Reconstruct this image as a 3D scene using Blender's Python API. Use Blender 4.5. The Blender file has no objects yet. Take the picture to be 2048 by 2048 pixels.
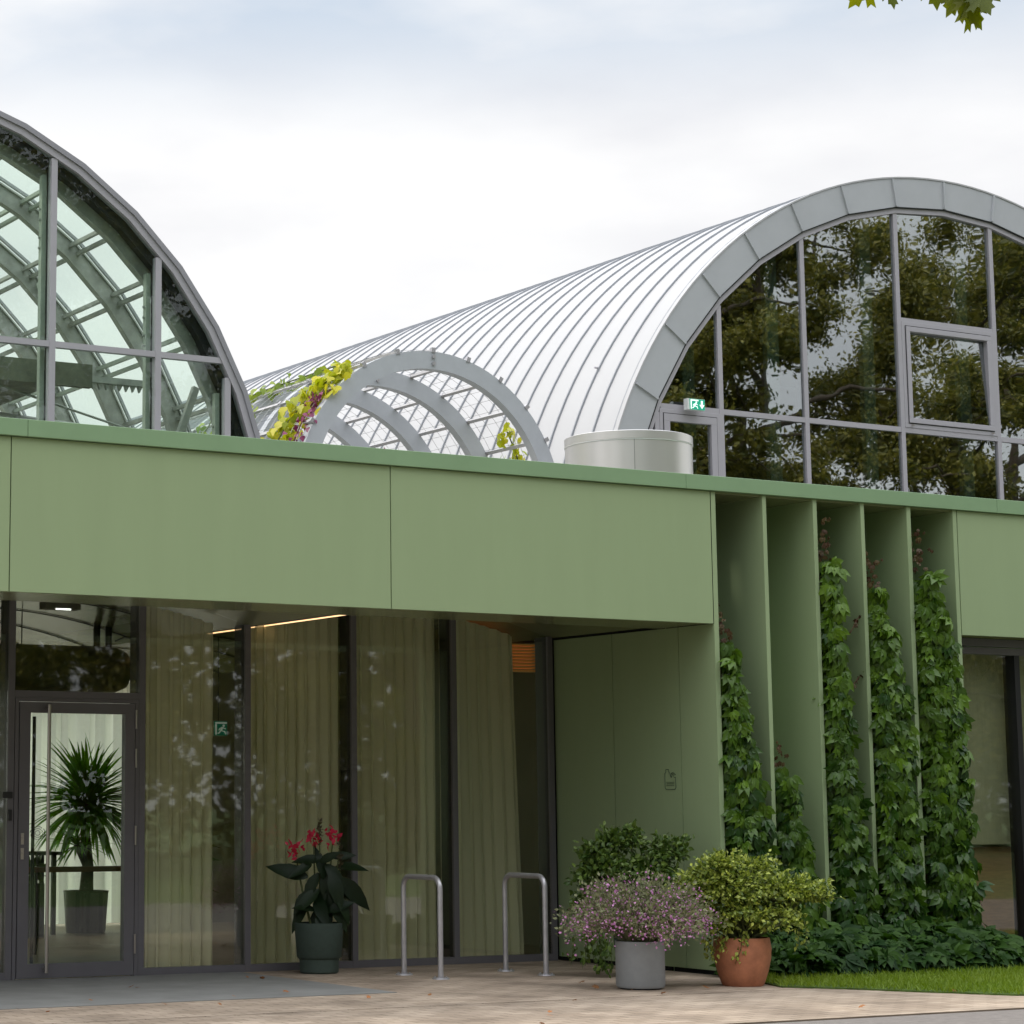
import bpy, math, random
import numpy as np
from mathutils import Vector, Matrix
rnd = random.Random(7)
nr = np.random.default_rng(11)
PI = math.pi
S = bpy.context.scene
COL = S.collection

# ------------------------------------------------------------------ camera
cam_d = bpy.data.cameras.new("camera")
cam = bpy.data.objects.new("camera", cam_d)
COL.objects.link(cam)
cam.location = (0, 0, 1.5)
cam.rotation_euler = (math.radians(90 + 8.527), 0, math.radians(-28.312))
cam_d.sensor_width = 36.0
cam_d.lens = 4758.4 / 2048 * 36.0
cam_d.shift_x = 0.25
cam_d.shift_y = -124 / 2048
cam_d.clip_start = 0.1
cam_d.clip_end = 3000
S.camera = cam

# ------------------------------------------------------------------ sky, sun, exposure
SUN_EL, SUN_AZ = math.radians(43), math.radians(-58)      # azimuth measured from +Y towards +X
w = bpy.data.worlds.new("World"); S.world = w; w.use_nodes = True
nt = w.node_tree; nt.nodes.clear()
def N(t, **kw):
    n = nt.nodes.new(t)
    for k, v in kw.items(): setattr(n, k, v)
    return n
out = N('ShaderNodeOutputWorld'); bg = N('ShaderNodeBackground'); bg.inputs[1].default_value = 0.1
sky = N('ShaderNodeTexSky', sky_type='NISHITA'); sky.sun_disc = False
sky.sun_elevation = SUN_EL; sky.sun_rotation = SUN_AZ
tc = N('ShaderNodeTexCoord'); mp = N('ShaderNodeMapping')
mp.inputs['Scale'].default_value = (1.6, 1.6, 4.2); mp.inputs['Location'].default_value = (0.35, 0.1, 0.2)
nz = N('ShaderNodeTexNoise'); nz.inputs['Scale'].default_value = 1.5; nz.inputs['Detail'].default_value = 7; nz.inputs['Roughness'].default_value = 0.52
cr = N('ShaderNodeValToRGB'); cr.color_ramp.elements[0].position = 0.37; cr.color_ramp.elements[1].position = 0.54
nz2 = N('ShaderNodeTexNoise'); nz2.inputs['Scale'].default_value = 3.2; nz2.inputs['Detail'].default_value = 5
cr2 = N('ShaderNodeValToRGB')
cr2.color_ramp.elements[0].color = (6.95, 7.0, 7.3, 1); cr2.color_ramp.elements[1].color = (8.45, 8.45, 8.5, 1)
cr2.color_ramp.elements[0].position = 0.32; cr2.color_ramp.elements[1].position = 0.58
blue = N('ShaderNodeMix', data_type='RGBA'); blue.inputs[0].default_value = 0.72
blue.inputs[7].default_value = (6.1, 6.95, 7.9, 1)            # thin high veil over the blue
mx = N('ShaderNodeMix', data_type='RGBA')
L = nt.links.new
L(tc.outputs['Generated'], mp.inputs[0]); L(mp.outputs[0], nz.inputs['Vector']); L(mp.outputs[0], nz2.inputs['Vector'])
L(nz.outputs['Fac'], cr.inputs[0]); L(nz2.outputs['Fac'], cr2.inputs[0])
L(sky.outputs[0], blue.inputs[6])
sx = N('ShaderNodeSeparateXYZ'); L(tc.outputs['Generated'], sx.inputs[0])
m1 = N('ShaderNodeMapRange'); m1.interpolation_type = 'SMOOTHSTEP'        # blue only shows high up, between the clouds
for k_, v_ in ((1, .265), (2, .345), (3, 1.0), (4, 0.0)): m1.inputs[k_].default_value = v_
L(sx.outputs['Z'], m1.inputs[0])
m2_ = N('ShaderNodeMath', operation='MAXIMUM'); L(cr.outputs[0], m2_.inputs[0]); L(m1.outputs[0], m2_.inputs[1])
L(m2_.outputs[0], mx.inputs[0]); L(blue.outputs[2], mx.inputs[6]); L(cr2.outputs[0], mx.inputs[7])
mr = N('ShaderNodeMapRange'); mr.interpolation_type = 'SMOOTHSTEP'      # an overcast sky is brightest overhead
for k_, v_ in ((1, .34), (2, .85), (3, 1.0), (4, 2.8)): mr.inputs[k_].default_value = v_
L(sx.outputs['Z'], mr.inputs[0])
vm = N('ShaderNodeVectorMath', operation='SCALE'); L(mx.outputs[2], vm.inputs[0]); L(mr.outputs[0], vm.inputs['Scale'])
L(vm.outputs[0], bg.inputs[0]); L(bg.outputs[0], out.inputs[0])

sun_d = bpy.data.lights.new("sun", 'SUN'); sun_d.energy = 1.5; sun_d.angle = math.radians(10); sun_d.color = (1.0, 0.93, 0.82)
sun = bpy.data.objects.new("sun", sun_d); COL.objects.link(sun)
sd = Vector((math.sin(SUN_AZ) * math.cos(SUN_EL), math.cos(SUN_AZ) * math.cos(SUN_EL), math.sin(SUN_EL)))
sun.rotation_euler = sd.to_track_quat('Z', 'Y').to_euler()
sun.location = (-30, -10, 40)
S.view_settings.view_transform = 'Standard'; S.view_settings.look = 'None'
S.view_settings.exposure = 0.27; S.view_settings.gamma = 1.0
S.cycles.max_bounces = 10; S.cycles.transparent_max_bounces = 40; S.cycles.glossy_bounces = 4
S.cycles.transmission_bounces = 8; S.cycles.caustics_reflective = False; S.cycles.caustics_refractive = False
S.cycles.use_denoising = True
S.cycles.sample_clamp_indirect = 6.0

# ------------------------------------------------------------------ materials
def new_mat(name):
    m = bpy.data.materials.new(name); m.use_nodes = True
    return m, m.node_tree, m.node_tree.nodes['Principled BSDF']
def pmat(name, col, rough=0.5, metal=0.0, var=0.0, scale=3.0, bump=0.0, bscale=40.0, spec=0.5, stretch=None):
    m, t, b = new_mat(name)
    b.inputs['Roughness'].default_value = rough; b.inputs['Metallic'].default_value = metal
    b.inputs['Specular IOR Level'].default_value = spec
    b.inputs['Base Color'].default_value = (*col, 1)
    if var > 0 or bump > 0:
        c = t.nodes.new('ShaderNodeTexCoord'); mpn = t.nodes.new('ShaderNodeMapping')
        t.links.new(c.outputs['Object'], mpn.inputs[0])
        if stretch: mpn.inputs['Scale'].default_value = stretch
    if var > 0:
        n = t.nodes.new('ShaderNodeTexNoise'); n.inputs['Scale'].default_value = scale; n.inputs['Detail'].default_value = 6; n.inputs['Roughness'].default_value = 0.62
        r = t.nodes.new('ShaderNodeValToRGB')
        r.color_ramp.elements[0].color = (*[x * (1 - var) for x in col], 1); r.color_ramp.elements[1].color = (*[min(1, x * (1 + var)) for x in col], 1)
        r.color_ramp.elements[0].position = 0.3; r.color_ramp.elements[1].position = 0.7
        t.links.new(mpn.outputs[0], n.inputs['Vector']); t.links.new(n.outputs['Fac'], r.inputs[0]); t.links.new(r.outputs[0], b.inputs['Base Color'])
    if bump > 0:
        n2 = t.nodes.new('ShaderNodeTexNoise'); n2.inputs['Scale'].default_value = bscale; n2.inputs['Detail'].default_value = 4
        bn = t.nodes.new('ShaderNodeBump'); bn.inputs['Strength'].default_value = bump; bn.inputs['Distance'].default_value = 0.01
        t.links.new(mpn.outputs[0], n2.inputs['Vector']); t.links.new(n2.outputs['Fac'], bn.inputs['Height']); t.links.new(bn.outputs[0], b.inputs['Normal'])
    return m
def emat(name, col, st):
    m, t, b = new_mat(name)
    b.inputs['Base Color'].default_value = (*col, 1); b.inputs['Emission Color'].default_value = (*col, 1); b.inputs['Emission Strength'].default_value = st
    return m
def glass_mat(name, tint, ior=1.5, boost=1.0, base=0.0, wave=0.0, dirt=0.0, soft=0.0):
    m = bpy.data.materials.new(name); m.use_nodes = True; t = m.node_tree; t.nodes.clear()
    o = t.nodes.new('ShaderNodeOutputMaterial'); mixn = t.nodes.new('ShaderNodeMixShader')
    tr = t.nodes.new('ShaderNodeBsdfTransparent'); tr.inputs[0].default_value = (*tint, 1)
    gl = t.nodes.new('ShaderNodeBsdfGlossy'); gl.inputs['Roughness'].default_value = soft; gl.inputs['Color'].default_value = (0.94, 0.97, 1.0, 1)
    fr = t.nodes.new('ShaderNodeFresnel')
    ge = t.nodes.new('ShaderNodeNewGeometry'); io = t.nodes.new('ShaderNodeMapRange')     # both faces of a pane reflect alike
    io.inputs[3].default_value = ior; io.inputs[4].default_value = 1 / ior
    t.links.new(ge.outputs['Backfacing'], io.inputs[0]); t.links.new(io.outputs[0], fr.inputs['IOR'])
    ma = t.nodes.new('ShaderNodeMath'); ma.operation = 'MULTIPLY_ADD'; ma.inputs[1].default_value = boost; ma.inputs[2].default_value = base; ma.use_clamp = True
    t.links.new(fr.outputs[0], ma.inputs[0]); t.links.new(ma.outputs[0], mixn.inputs[0])
    t.links.new(tr.outputs[0], mixn.inputs[1]); t.links.new(gl.outputs[0], mixn.inputs[2])
    if wave > 0:
        c = t.nodes.new('ShaderNodeTexCoord'); n = t.nodes.new('ShaderNodeTexNoise'); n.inputs['Scale'].default_value = 1.3; n.inputs['Detail'].default_value = 2
        bn = t.nodes.new('ShaderNodeBump'); bn.inputs['Strength'].default_value = wave; bn.inputs['Distance'].default_value = 0.05
        t.links.new(c.outputs['Object'], n.inputs['Vector']); t.links.new(n.outputs['Fac'], bn.inputs['Height']); t.links.new(bn.outputs[0], gl.inputs['Normal'])
    last = mixn
    if dirt > 0:
        c = t.nodes.new('ShaderNodeTexCoord'); n = t.nodes.new('ShaderNodeTexNoise'); n.inputs['Scale'].default_value = 1.1; n.inputs['Detail'].default_value = 6
        r = t.nodes.new('ShaderNodeValToRGB'); r.color_ramp.elements[0].position = 0.35; r.color_ramp.elements[1].position = 0.75
        r.color_ramp.elements[0].color = (dirt * .3,) * 3 + (1,); r.color_ramp.elements[1].color = (dirt,) * 3 + (1,)
        df = t.nodes.new('ShaderNodeBsdfTranslucent'); df.inputs[0].default_value = (.80, .90, .82, 1)
        m2 = t.nodes.new('ShaderNodeMixShader')
        t.links.new(c.outputs['Object'], n.inputs['Vector']); t.links.new(n.outputs['Fac'], r.inputs[0]); t.links.new(r.outputs[0], m2.inputs[0])
        t.links.new(mixn.outputs[0], m2.inputs[1]); t.links.new(df.outputs[0], m2.inputs[2]); last = m2
    t.links.new(last.outputs[0], o.inputs[0])
    return m
def leaf_mat(name, a, b, rough=0.5, transl=0.25, spec=0.4):
    """two leaf colours blended by each leaf's own 'tint'"""
    m, t, p = new_mat(name)
    at = t.nodes.new('ShaderNodeAttribute'); at.attribute_name = 'tint'
    mxn = t.nodes.new('ShaderNodeMix'); mxn.data_type = 'RGBA'; mxn.inputs[6].default_value = (*a, 1); mxn.inputs[7].default_value = (*b, 1)
    t.links.new(at.outputs['Fac'], mxn.inputs[0]); t.links.new(mxn.outputs[2], p.inputs['Base Color'])
    p.inputs['Roughness'].default_value = rough; p.inputs['Specular IOR Level'].default_value = spec
    tl = t.nodes.new('ShaderNodeBsdfTranslucent'); ms = t.nodes.new('ShaderNodeMixShader'); ms.inputs[0].default_value = transl
    hs = t.nodes.new('ShaderNodeHueSaturation'); hs.inputs['Value'].default_value = 1.5; hs.inputs['Saturation'].default_value = 1.1
    t.links.new(mxn.outputs[2], hs.inputs['Color']); t.links.new(hs.outputs[0], tl.inputs[0])
    o = t.nodes['Material Output']; t.links.new(p.outputs[0], ms.inputs[1]); t.links.new(tl.outputs[0], ms.inputs[2]); t.links.new(ms.outputs[0], o.inputs[0])
    return m

M = {}
M['panel'] = pmat('sage_panel', (0.315, 0.405, 0.222), 0.48, stretch=(3, 3, .5), var=0.028, scale=1.2, bump=0.05, bscale=300, spec=0.4)
M['trim'] = pmat('green_trim', (0.235, 0.365, 0.20), 0.5, var=0.05, scale=2.0)
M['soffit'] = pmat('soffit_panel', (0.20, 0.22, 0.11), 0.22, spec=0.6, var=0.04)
M['gap'] = pmat('dark_gap', (0.012, 0.014, 0.012), 0.9)
M['frame'] = pmat('anthracite_frame', (0.135, 0.128, 0.14), 0.42, var=0.05, scale=5)
M['black'] = pmat('black_profile', (0.008, 0.008, 0.010), 0.45)
M['alu'] = pmat('silver_frame', (0.40, 0.385, 0.415), 0.42, var=0.03, scale=6)
M['alu_dark'] = pmat('silver_arch_cover', (0.29, 0.285, 0.31), 0.42, var=0.05, scale=4)
M['roofmetal'] = pmat('white_roof_metal', (0.46, 0.46, 0.47), 0.5, var=0.03, scale=0.6, spec=0.4)
M['seam'] = pmat('roof_seam', (0.30, 0.315, 0.34), 0.5)
M['fascia'] = pmat('fascia_metal', (0.44, 0.455, 0.475), 0.42, var=0.05, scale=2.2, spec=0.45)
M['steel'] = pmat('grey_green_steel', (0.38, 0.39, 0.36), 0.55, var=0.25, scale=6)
M['steel_pale'] = pmat('pale_green_steel', (0.42, 0.46, 0.40), 0.5, var=0.15, scale=6)  # paler green tone for posts, guard rail and some purlins
M['post'] = pmat('pale_green_post', (0.62, 0.74, 0.66), 0.5)
M['gable_dark'] = pmat('dark_gable', (0.07, 0.07, 0.05), 0.8)
M['wood_dark'] = pmat('walkway_board', (0.16, 0.165, 0.125), 0.8, var=0.3, scale=5)
M['pergola'] = pmat('grey_painted_timber', (0.45, 0.47, 0.50), 0.45, var=0.05, scale=6)
M['purlin'] = pmat('purlin_bar', (0.50, 0.49, 0.50), 0.45, var=0.06)
M['wire'] = pmat('steel_wire', (0.45, 0.45, 0.45), 0.4, metal=0.5)
M['vent'] = pmat('brushed_vent', (0.66, 0.64, 0.62), 0.34, metal=0.65, var=0.03, scale=4, stretch=(1, 1, .1))
M['inox'] = pmat('stainless_tube', (0.50, 0.46, 0.43), 0.28, metal=0.9)
M['galv'] = pmat('galvanised_tube', (0.50, 0.49, 0.51), 0.36, metal=0.55, var=0.1, scale=12)
M['pot_green'] = pmat('dark_green_pot', (0.045, 0.068, 0.055), 0.75, var=0.12, scale=18, bump=0.15, bscale=120)
M['pot_grey'] = pmat('grey_pot', (0.30, 0.32, 0.335), 0.6, var=0.06, scale=14)
M['terracotta'] = pmat('terracotta', (0.42, 0.165, 0.085), 0.8, var=0.22, scale=9, bump=0.12, bscale=90)
M['soil'] = pmat('soil', (0.025, 0.018, 0.012), 0.95, var=0.3, scale=30)
M['room_wall'] = pmat('room_wall', (0.42, 0.41, 0.32), 0.8, var=0.05)
M['room_ceiling'] = pmat('room_ceiling', (0.16, 0.17, 0.09), 0.6, var=0.05)
M['room_floor'] = pmat('room_floor', (0.42, 0.33, 0.22), 0.45, var=0.1, scale=4)
M['wood'] = pmat('brown_wood', (0.20, 0.11, 0.045), 0.55, var=0.25, scale=6, stretch=(1, 1, 12))
M['screen'] = pmat('window_screen', (0.27, 0.285, 0.20), 0.9, var=0.08, scale=60, stretch=(1, 1, .05))
M['deck'] = pmat('roof_gravel', (0.30, 0.29, 0.27), 0.95, var=0.3, scale=25)
M['concrete'] = pmat('concrete_base', (0.33, 0.33, 0.34), 0.85, var=0.12, scale=8)
M['ledge'] = pmat('grey_ledge', (0.34, 0.36, 0.41), 0.6, var=0.08, scale=8)
M['ink'] = pmat('emblem_line', (0.075, 0.115, 0.065), 0.6)
M['sign_green'] = emat('sign_green', (0.0, 0.30, 0.18), 0.55)
M['sign_white'] = emat('sign_white', (0.85, 0.95, 0.9), 0.55)
M['sign_green_in'] = emat('dim_sign_green', (0.0, 0.22, 0.13), 0.10)
M['sign_white_in'] = emat('dim_sign_white', (0.6, 0.7, 0.64), 0.15)
M['sign_side'] = pmat('sign_case', (0.75, 0.77, 0.76), 0.5)
M['led_warm'] = emat('warm_led', (1.0, 0.62, 0.32), 1.5)
M['led_white'] = emat('white_led', (0.95, 1.0, 1.0), 3.0)
M['lamp_orange'] = emat('amber_slats', (1.0, 0.48, 0.12), 0.05)
M['lamp_case'] = pmat('lamp_case', (0.15, 0.14, 0.12), 0.7)
M['fix'] = pmat('grey_fixture', (0.22, 0.22, 0.21), 0.6)
M['duct'] = pmat('dark_duct', (0.016, 0.022, 0.014), 0.35)
M['bark'] = pmat('bark', (0.10, 0.075, 0.055), 0.9, var=0.35, scale=8, bump=0.5, bscale=20, stretch=(3, 3, .6))
M['stem'] = pmat('green_stem', (0.09, 0.11, 0.035), 0.7)
M['stem_red'] = pmat('reddish_stem', (0.13, 0.055, 0.03), 0.7)
M['stem_grey'] = pmat('grey_green_stem', (0.16, 0.17, 0.09), 0.7)
M['rail_green'] = pmat('dark_rail', (0.03, 0.045, 0.025), 0.6)

M['g_vault'] = glass_mat('hall_glass', (0.60, 0.68, 0.63), 1.55, 2.4, 0.20, wave=0.022, soft=0.009)
M['g_house'] = glass_mat('greenhouse_glass', (0.90, 0.95, 0.92), 1.5, 0.8, 0.0, wave=0.02)
M['g_roof'] = glass_mat('greenhouse_roof_glass', (0.93, 0.975, 0.935), 1.45, 0.5, 0.0, dirt=0.15)
M['g_entry'] = glass_mat('entrance_glass', (0.965, 0.97, 0.92), 1.5, 1.35, 0.01, wave=0.015, soft=0.018)
M['g_door'] = glass_mat('door_glass', (0.92, 0.96, 0.91), 1.5, 1.1, 0.0, wave=0.01)
M['g_back'] = glass_mat('rear_glass', (0.975, 0.99, 0.98), 1.45, 1.0, 0.0)
M['mesh_clear'] = M['wire']

def curtain_mat(name, col, transl):
    m, t, p = new_mat(name)
    p.inputs['Base Color'].default_value = (*col, 1); p.inputs['Roughness'].default_value = 0.9
    c = t.nodes.new('ShaderNodeTexCoord'); mpn = t.nodes.new('ShaderNodeMapping'); mpn.inputs['Scale'].default_value = (14, 14, 0.12)
    n = t.nodes.new('ShaderNodeTexNoise'); n.inputs['Scale'].default_value = 1.0; n.inputs['Detail'].default_value = 3
    r = t.nodes.new('ShaderNodeValToRGB'); r.color_ramp.elements[0].color = (*[x * .84 for x in col], 1); r.color_ramp.elements[1].color = (*[min(1, x * 1.06) for x in col], 1)
    t.links.new(c.outputs['Object'], mpn.inputs[0]); t.links.new(mpn.outputs[0], n.inputs['Vector']); t.links.new(n.outputs['Fac'], r.inputs[0]); t.links.new(r.outputs[0], p.inputs['Base Color'])
    tl = t.nodes.new('ShaderNodeBsdfTranslucent'); t.links.new(r.outputs[0], tl.inputs[0])
    ms = t.nodes.new('ShaderNodeMixShader'); ms.inputs[0].default_value = transl
    o = t.nodes['Material Output']; t.links.new(p.outputs[0], ms.inputs[1]); t.links.new(tl.outputs[0], ms.inputs[2]); t.links.new(ms.outputs[0], o.inputs[0])
    return m
M['curtain'] = curtain_mat('olive_voile', (0.92, 0.91, 0.72), 0.42)
M['curtain_back'] = curtain_mat('pale_green_voile', (0.95, 0.98, 0.87), 0.85)

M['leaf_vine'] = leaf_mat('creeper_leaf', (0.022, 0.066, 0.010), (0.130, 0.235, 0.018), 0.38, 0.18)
M['leaf_low'] = leaf_mat('ground_creeper_leaf', (0.012, 0.040, 0.008), (0.050, 0.110, 0.015), 0.6, 0.2, 0.2)
M['leaf_red'] = leaf_mat('young_red_leaf', (0.065, 0.028, 0.012), (0.095, 0.065, 0.018), 0.5, 0.2)
M['leaf_gold'] = leaf_mat('variegated_leaf', (0.055, 0.105, 0.012), (0.52, 0.58, 0.11), 0.42, 0.25)
M['leaf_dark'] = leaf_mat('shrub_leaf', (0.045, 0.095, 0.018), (0.16, 0.23, 0.04), 0.42, 0.2)
M['leaf_canna'] = leaf_mat('canna_leaf', (0.007, 0.018, 0.006), (0.013, 0.028, 0.009), 0.42, 0.06, 0.25)
M['petal_red'] = leaf_mat('red_petal', (0.62, 0.025, 0.075), (0.80, 0.07, 0.15), 0.5, 0.3)
M['bud'] = leaf_mat('dark_bud', (0.06, 0.05, 0.03), (0.10, 0.08, 0.04), 0.6, 0.1)
M['petal_pink'] = leaf_mat('pink_flower', (0.44, 0.16, 0.38), (0.76, 0.38, 0.68), 0.6, 0.3)
M['leaf_grey'] = leaf_mat('fine_grey_leaf', (0.16, 0.18, 0.085), (0.27, 0.28, 0.15), 0.6, 0.25)
M['leaf_hop'] = leaf_mat('golden_hop_leaf', (0.30, 0.36, 0.03), (0.62, 0.56, 0.05), 0.5, 0.35)
M['leaf_hopgreen'] = leaf_mat('pale_green_vine_leaf', (0.15, 0.24, 0.04), (0.34, 0.40, 0.07), 0.5, 0.35)
M['leaf_purple'] = leaf_mat('purple_vine_leaf', (0.16, 0.02, 0.07), (0.26, 0.05, 0.13), 0.5, 0.2)
M['leaf_maple'] = leaf_mat('maple_leaf', (0.085, 0.11, 0.008), (0.20, 0.21, 0.012), 0.45, 0.5)
M['leaf_tree'] = leaf_mat('tree_leaf', (0.060, 0.072, 0.016), (0.27, 0.235, 0.045), 0.5, 0.3)
M['leaf_yucca'] = leaf_mat('yucca_leaf', (0.09, 0.24, 0.02), (0.20, 0.42, 0.05), 0.4, 0.5)
M['leaf_fallen'] = leaf_mat('fallen_leaf', (0.20, 0.10, 0.04), (0.42, 0.17, 0.06), 0.7, 0.1)
M['grass'] = leaf_mat('lawn_grass', (0.11, 0.19, 0.012), (0.28, 0.36, 0.04), 0.6, 0.3)

# ------------------------------------------------------------------ mesh helpers
def root_of(o):
    while o.parent: o = o.parent
    return o
class MB:
    def __init__(s): s.v = []; s.f = []
    def add(s, vs, fs):
        k = len(s.v); s.v += [tuple(p) for p in vs]; s.f += [tuple(i + k for i in f) for f in fs]; return s
    def box(s, x0, x1, y0, y1, z0, z1):
        vs = [(x0, y0, z0), (x1, y0, z0), (x1, y1, z0), (x0, y1, z0), (x0, y0, z1), (x1, y0, z1), (x1, y1, z1), (x0, y1, z1)]
        return s.add(vs, [(3, 2, 1, 0), (4, 5, 6, 7), (0, 1, 5, 4), (1, 2, 6, 5), (2, 3, 7, 6), (3, 0, 4, 7)])
    def prism_y(s, poly, y0, y1):
        """polygon of (x, z), extruded along Y"""
        a = sum(poly[i][0] * poly[(i + 1) % len(poly)][1] - poly[(i + 1) % len(poly)][0] * poly[i][1] for i in range(len(poly)))
        if a < 0: poly = poly[::-1]
        n = len(poly)
        vs = [(x, y0, z) for x, z in poly] + [(x, y1, z) for x, z in poly]
        return s.add(vs, [tuple(range(n)), tuple(range(2 * n - 1, n - 1, -1))] + [(i, i + n, (i + 1) % n + n, (i + 1) % n) for i in range(n)])
    def prism_z(s, poly, z0, z1):
        a = sum(poly[i][0] * poly[(i + 1) % len(poly)][1] - poly[(i + 1) % len(poly)][0] * poly[i][1] for i in range(len(poly)))
        if a < 0: poly = poly[::-1]
        n = len(poly)
        vs = [(x, y, z0) for x, y in poly] + [(x, y, z1) for x, y in poly]
        return s.add(vs, [tuple(range(n - 1, -1, -1)), tuple(range(n, 2 * n))] + [(i, (i + 1) % n, (i + 1) % n + n, i + n) for i in range(n)])
    def tube(s, pts, r, n=8, cap=True):
        pts = [Vector(p) for p in pts]; rs = r if isinstance(r, (list, tuple)) else [r] * len(pts)
        k0 = len(s.v); prev = None
        for i, p in enumerate(pts):
            d = (pts[min(i + 1, len(pts) - 1)] - pts[max(i - 1, 0)]).normalized()
            if prev is None:
                a = d.orthogonal().normalized()
            else:
                a = (prev - d * prev.dot(d))
                a = a.normalized() if a.length > 1e-6 else d.orthogonal().normalized()
            prev = a; b = d.cross(a)
            for j in range(n):
                t = 2 * PI * j / n; q = p + (a * math.cos(t) + b * math.sin(t)) * rs[i]; s.v.append(tuple(q))
        for i in range(len(pts) - 1):
            for j in range(n):
                s.f.append((k0 + i * n + j, k0 + i * n + (j + 1) % n, k0 + (i + 1) * n + (j + 1) % n, k0 + (i + 1) * n + j))
        if cap:
            s.f.append(tuple(k0 + j for j in range(n - 1, -1, -1))); s.f.append(tuple(k0 + (len(pts) - 1) * n + j for j in range(n)))
        return s
    def lathe(s, prof, cx, cy, n=48):
        k0 = len(s.v)
        for r, z in prof:
            for j in range(n):
                t = 2 * PI * j / n; s.v.append((cx + r * math.cos(t), cy + r * math.sin(t), z))
        for i in range(len(prof) - 1):
            for j in range(n):
                s.f.append((k0 + i * n + j, k0 + i * n + (j + 1) % n, k0 + (i + 1) * n + (j + 1) % n, k0 + (i + 1) * n + j))
        return s
    def arc_band(s, c, r0, r1, y0, y1, a0, a1, n, poly=False):
        """ring sector between radii r0 < r1, angles in degrees, thickness y0..y1"""
        k0 = len(s.v)
        for i in range(n + 1):
            a = math.radians(a0 + (a1 - a0) * i / n); ca, sa = math.cos(a), math.sin(a)
            for r, y in ((r0, y0), (r1, y0), (r1, y1), (r0, y1)): s.v.append((c[0] + r * ca, y, c[1] + r * sa))
        for i in range(n):
            for j in range(4):
                s.f.append((k0 + i * 4 + j, k0 + i * 4 + (j + 1) % 4, k0 + (i + 1) * 4 + (j + 1) % 4, k0 + (i + 1) * 4 + j))
        s.f.append((k0, k0 + 1, k0 + 2, k0 + 3)); e = k0 + n * 4; s.f.append((e + 3, e + 2, e + 1, e))
        return s
    def tilt(s, a, b):
        """lean a flat pane by small slopes a (along X) and b (along Z) about its own middle"""
        xs = [v[0] for v in s.v]; zs = [v[2] for v in s.v]; xc = (min(xs) + max(xs)) / 2; zc = (min(zs) + max(zs)) / 2
        s.v = [(x, y + a * (x - xc) + b * (z - zc), z) for x, y, z in s.v]; return s
    def build(s, name, mat, parent=None, smooth=False, bevel=0.0, auto=None):
        me = bpy.data.meshes.new(name)
        off = root_of(parent).location if parent else Vector((0, 0, 0))
        me.from_pydata([(x - off.x, y - off.y, z - off.z) for x, y, z in s.v], [], s.f)
        me.materials.append(mat if not isinstance(mat, str) else M[mat])
        import bmesh
        bm = bmesh.new(); bm.from_mesh(me); bmesh.ops.recalc_face_normals(bm, faces=bm.faces); bm.to_mesh(me); bm.free()
        if smooth:
            for p in me.polygons: p.use_smooth = True
            if auto is not None: me.set_sharp_from_angle(angle=math.radians(auto))
        o = bpy.data.objects.new(name, me); COL.objects.link(o)
        if parent: o.parent = parent
        if bevel > 0:
            b = o.modifiers.new('edge', 'BEVEL'); b.width = bevel; b.segments = 2; b.limit_method = 'ANGLE'
        return o
def thing(name, label, cat, loc=(0, 0, 0), group=None):
    o = bpy.data.objects.new(name, None); COL.objects.link(o); o.location = loc; o.empty_display_size = 0.2
    o['label'] = label; o['category'] = cat
    if group: o['group'] = group
    return o
def tag(o, label, cat, group=None):
    o['label'] = label; o['category'] = cat
    if group: o['group'] = group
    return o
def struct(o, kind='structure'): o['kind'] = kind; return o
def B(*a): return MB().box(*a)

def copy_tree(o, parent=None):
    c = o.copy(); COL.objects.link(c)
    if parent: c.parent = parent
    for ch in list(o.children): copy_tree(ch, c)
    return c

# ---- many-leaf meshes
def leaf_template(outline, fold=0.25, droop=0.25):
    """outline: (y, halfwidth) stations from base to tip, y in 0..1. A folded, drooping blade."""
    vs = []; fs = []
    for y, hw in outline:
        z = -droop * y * y
        vs += [(-hw, y, z + fold * hw), (0, y, z), (hw, y, z + fold * hw)]
    for i in range(len(outline) - 1):
        k = 3 * i
        fs += [(k, k + 1, k + 4, k + 3), (k + 1, k + 2, k + 5, k + 4)]
    return np.array(vs, float), fs
OVATE = leaf_template([(0, .02), (.2, .20), (.45, .29), (.72, .19), (1, .005)])
SMALL = leaf_template([(0, .04), (.4, .33), (1, .01)], .3, .2)
CHIP = (np.array([(0, 0, 0), (.34, .5, .06), (0, 1, -.1), (-.34, .5, .06)], float), [(0, 1, 2, 3)])
TINY = leaf_template([(0, .25), (.5, .5), (1, .2)], .2, .1)
BLADE = leaf_template([(0, .010), (.5, .012), (1, .002)], .3, .5)
LANCE = leaf_template([(0, .02), (.25, .085), (.5, .12), (.75, .085), (1, .005)], .35, .45)
STRAP = leaf_template([(0, .022), (.3, .034), (.6, .03), (.85, .018), (1, .002)], .5, .35)
def palmate():
    vs = []; fs = []
    v, f = leaf_template([(0, .02), (.15, .18), (.38, .29), (.64, .23), (.86, .085), (1, .004)], .38, .42)
    for ang, sc in ((0, 1.0), (40, .92), (-40, .92), (78, .6), (-78, .6)):
        a = math.radians(ang); R2 = np.array([[math.cos(a), math.sin(a), 0], [-math.sin(a), math.cos(a), 0], [0, 0, 1]])
        k = len(vs); w2 = (v * sc) @ R2.T; w2[:, 2] -= 0.04 * abs(ang) / 50
        vs += [tuple(x) for x in w2]; fs += [tuple(i + k for i in q) for q in f]
    return np.array(vs), fs
PALM = palmate()
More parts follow.
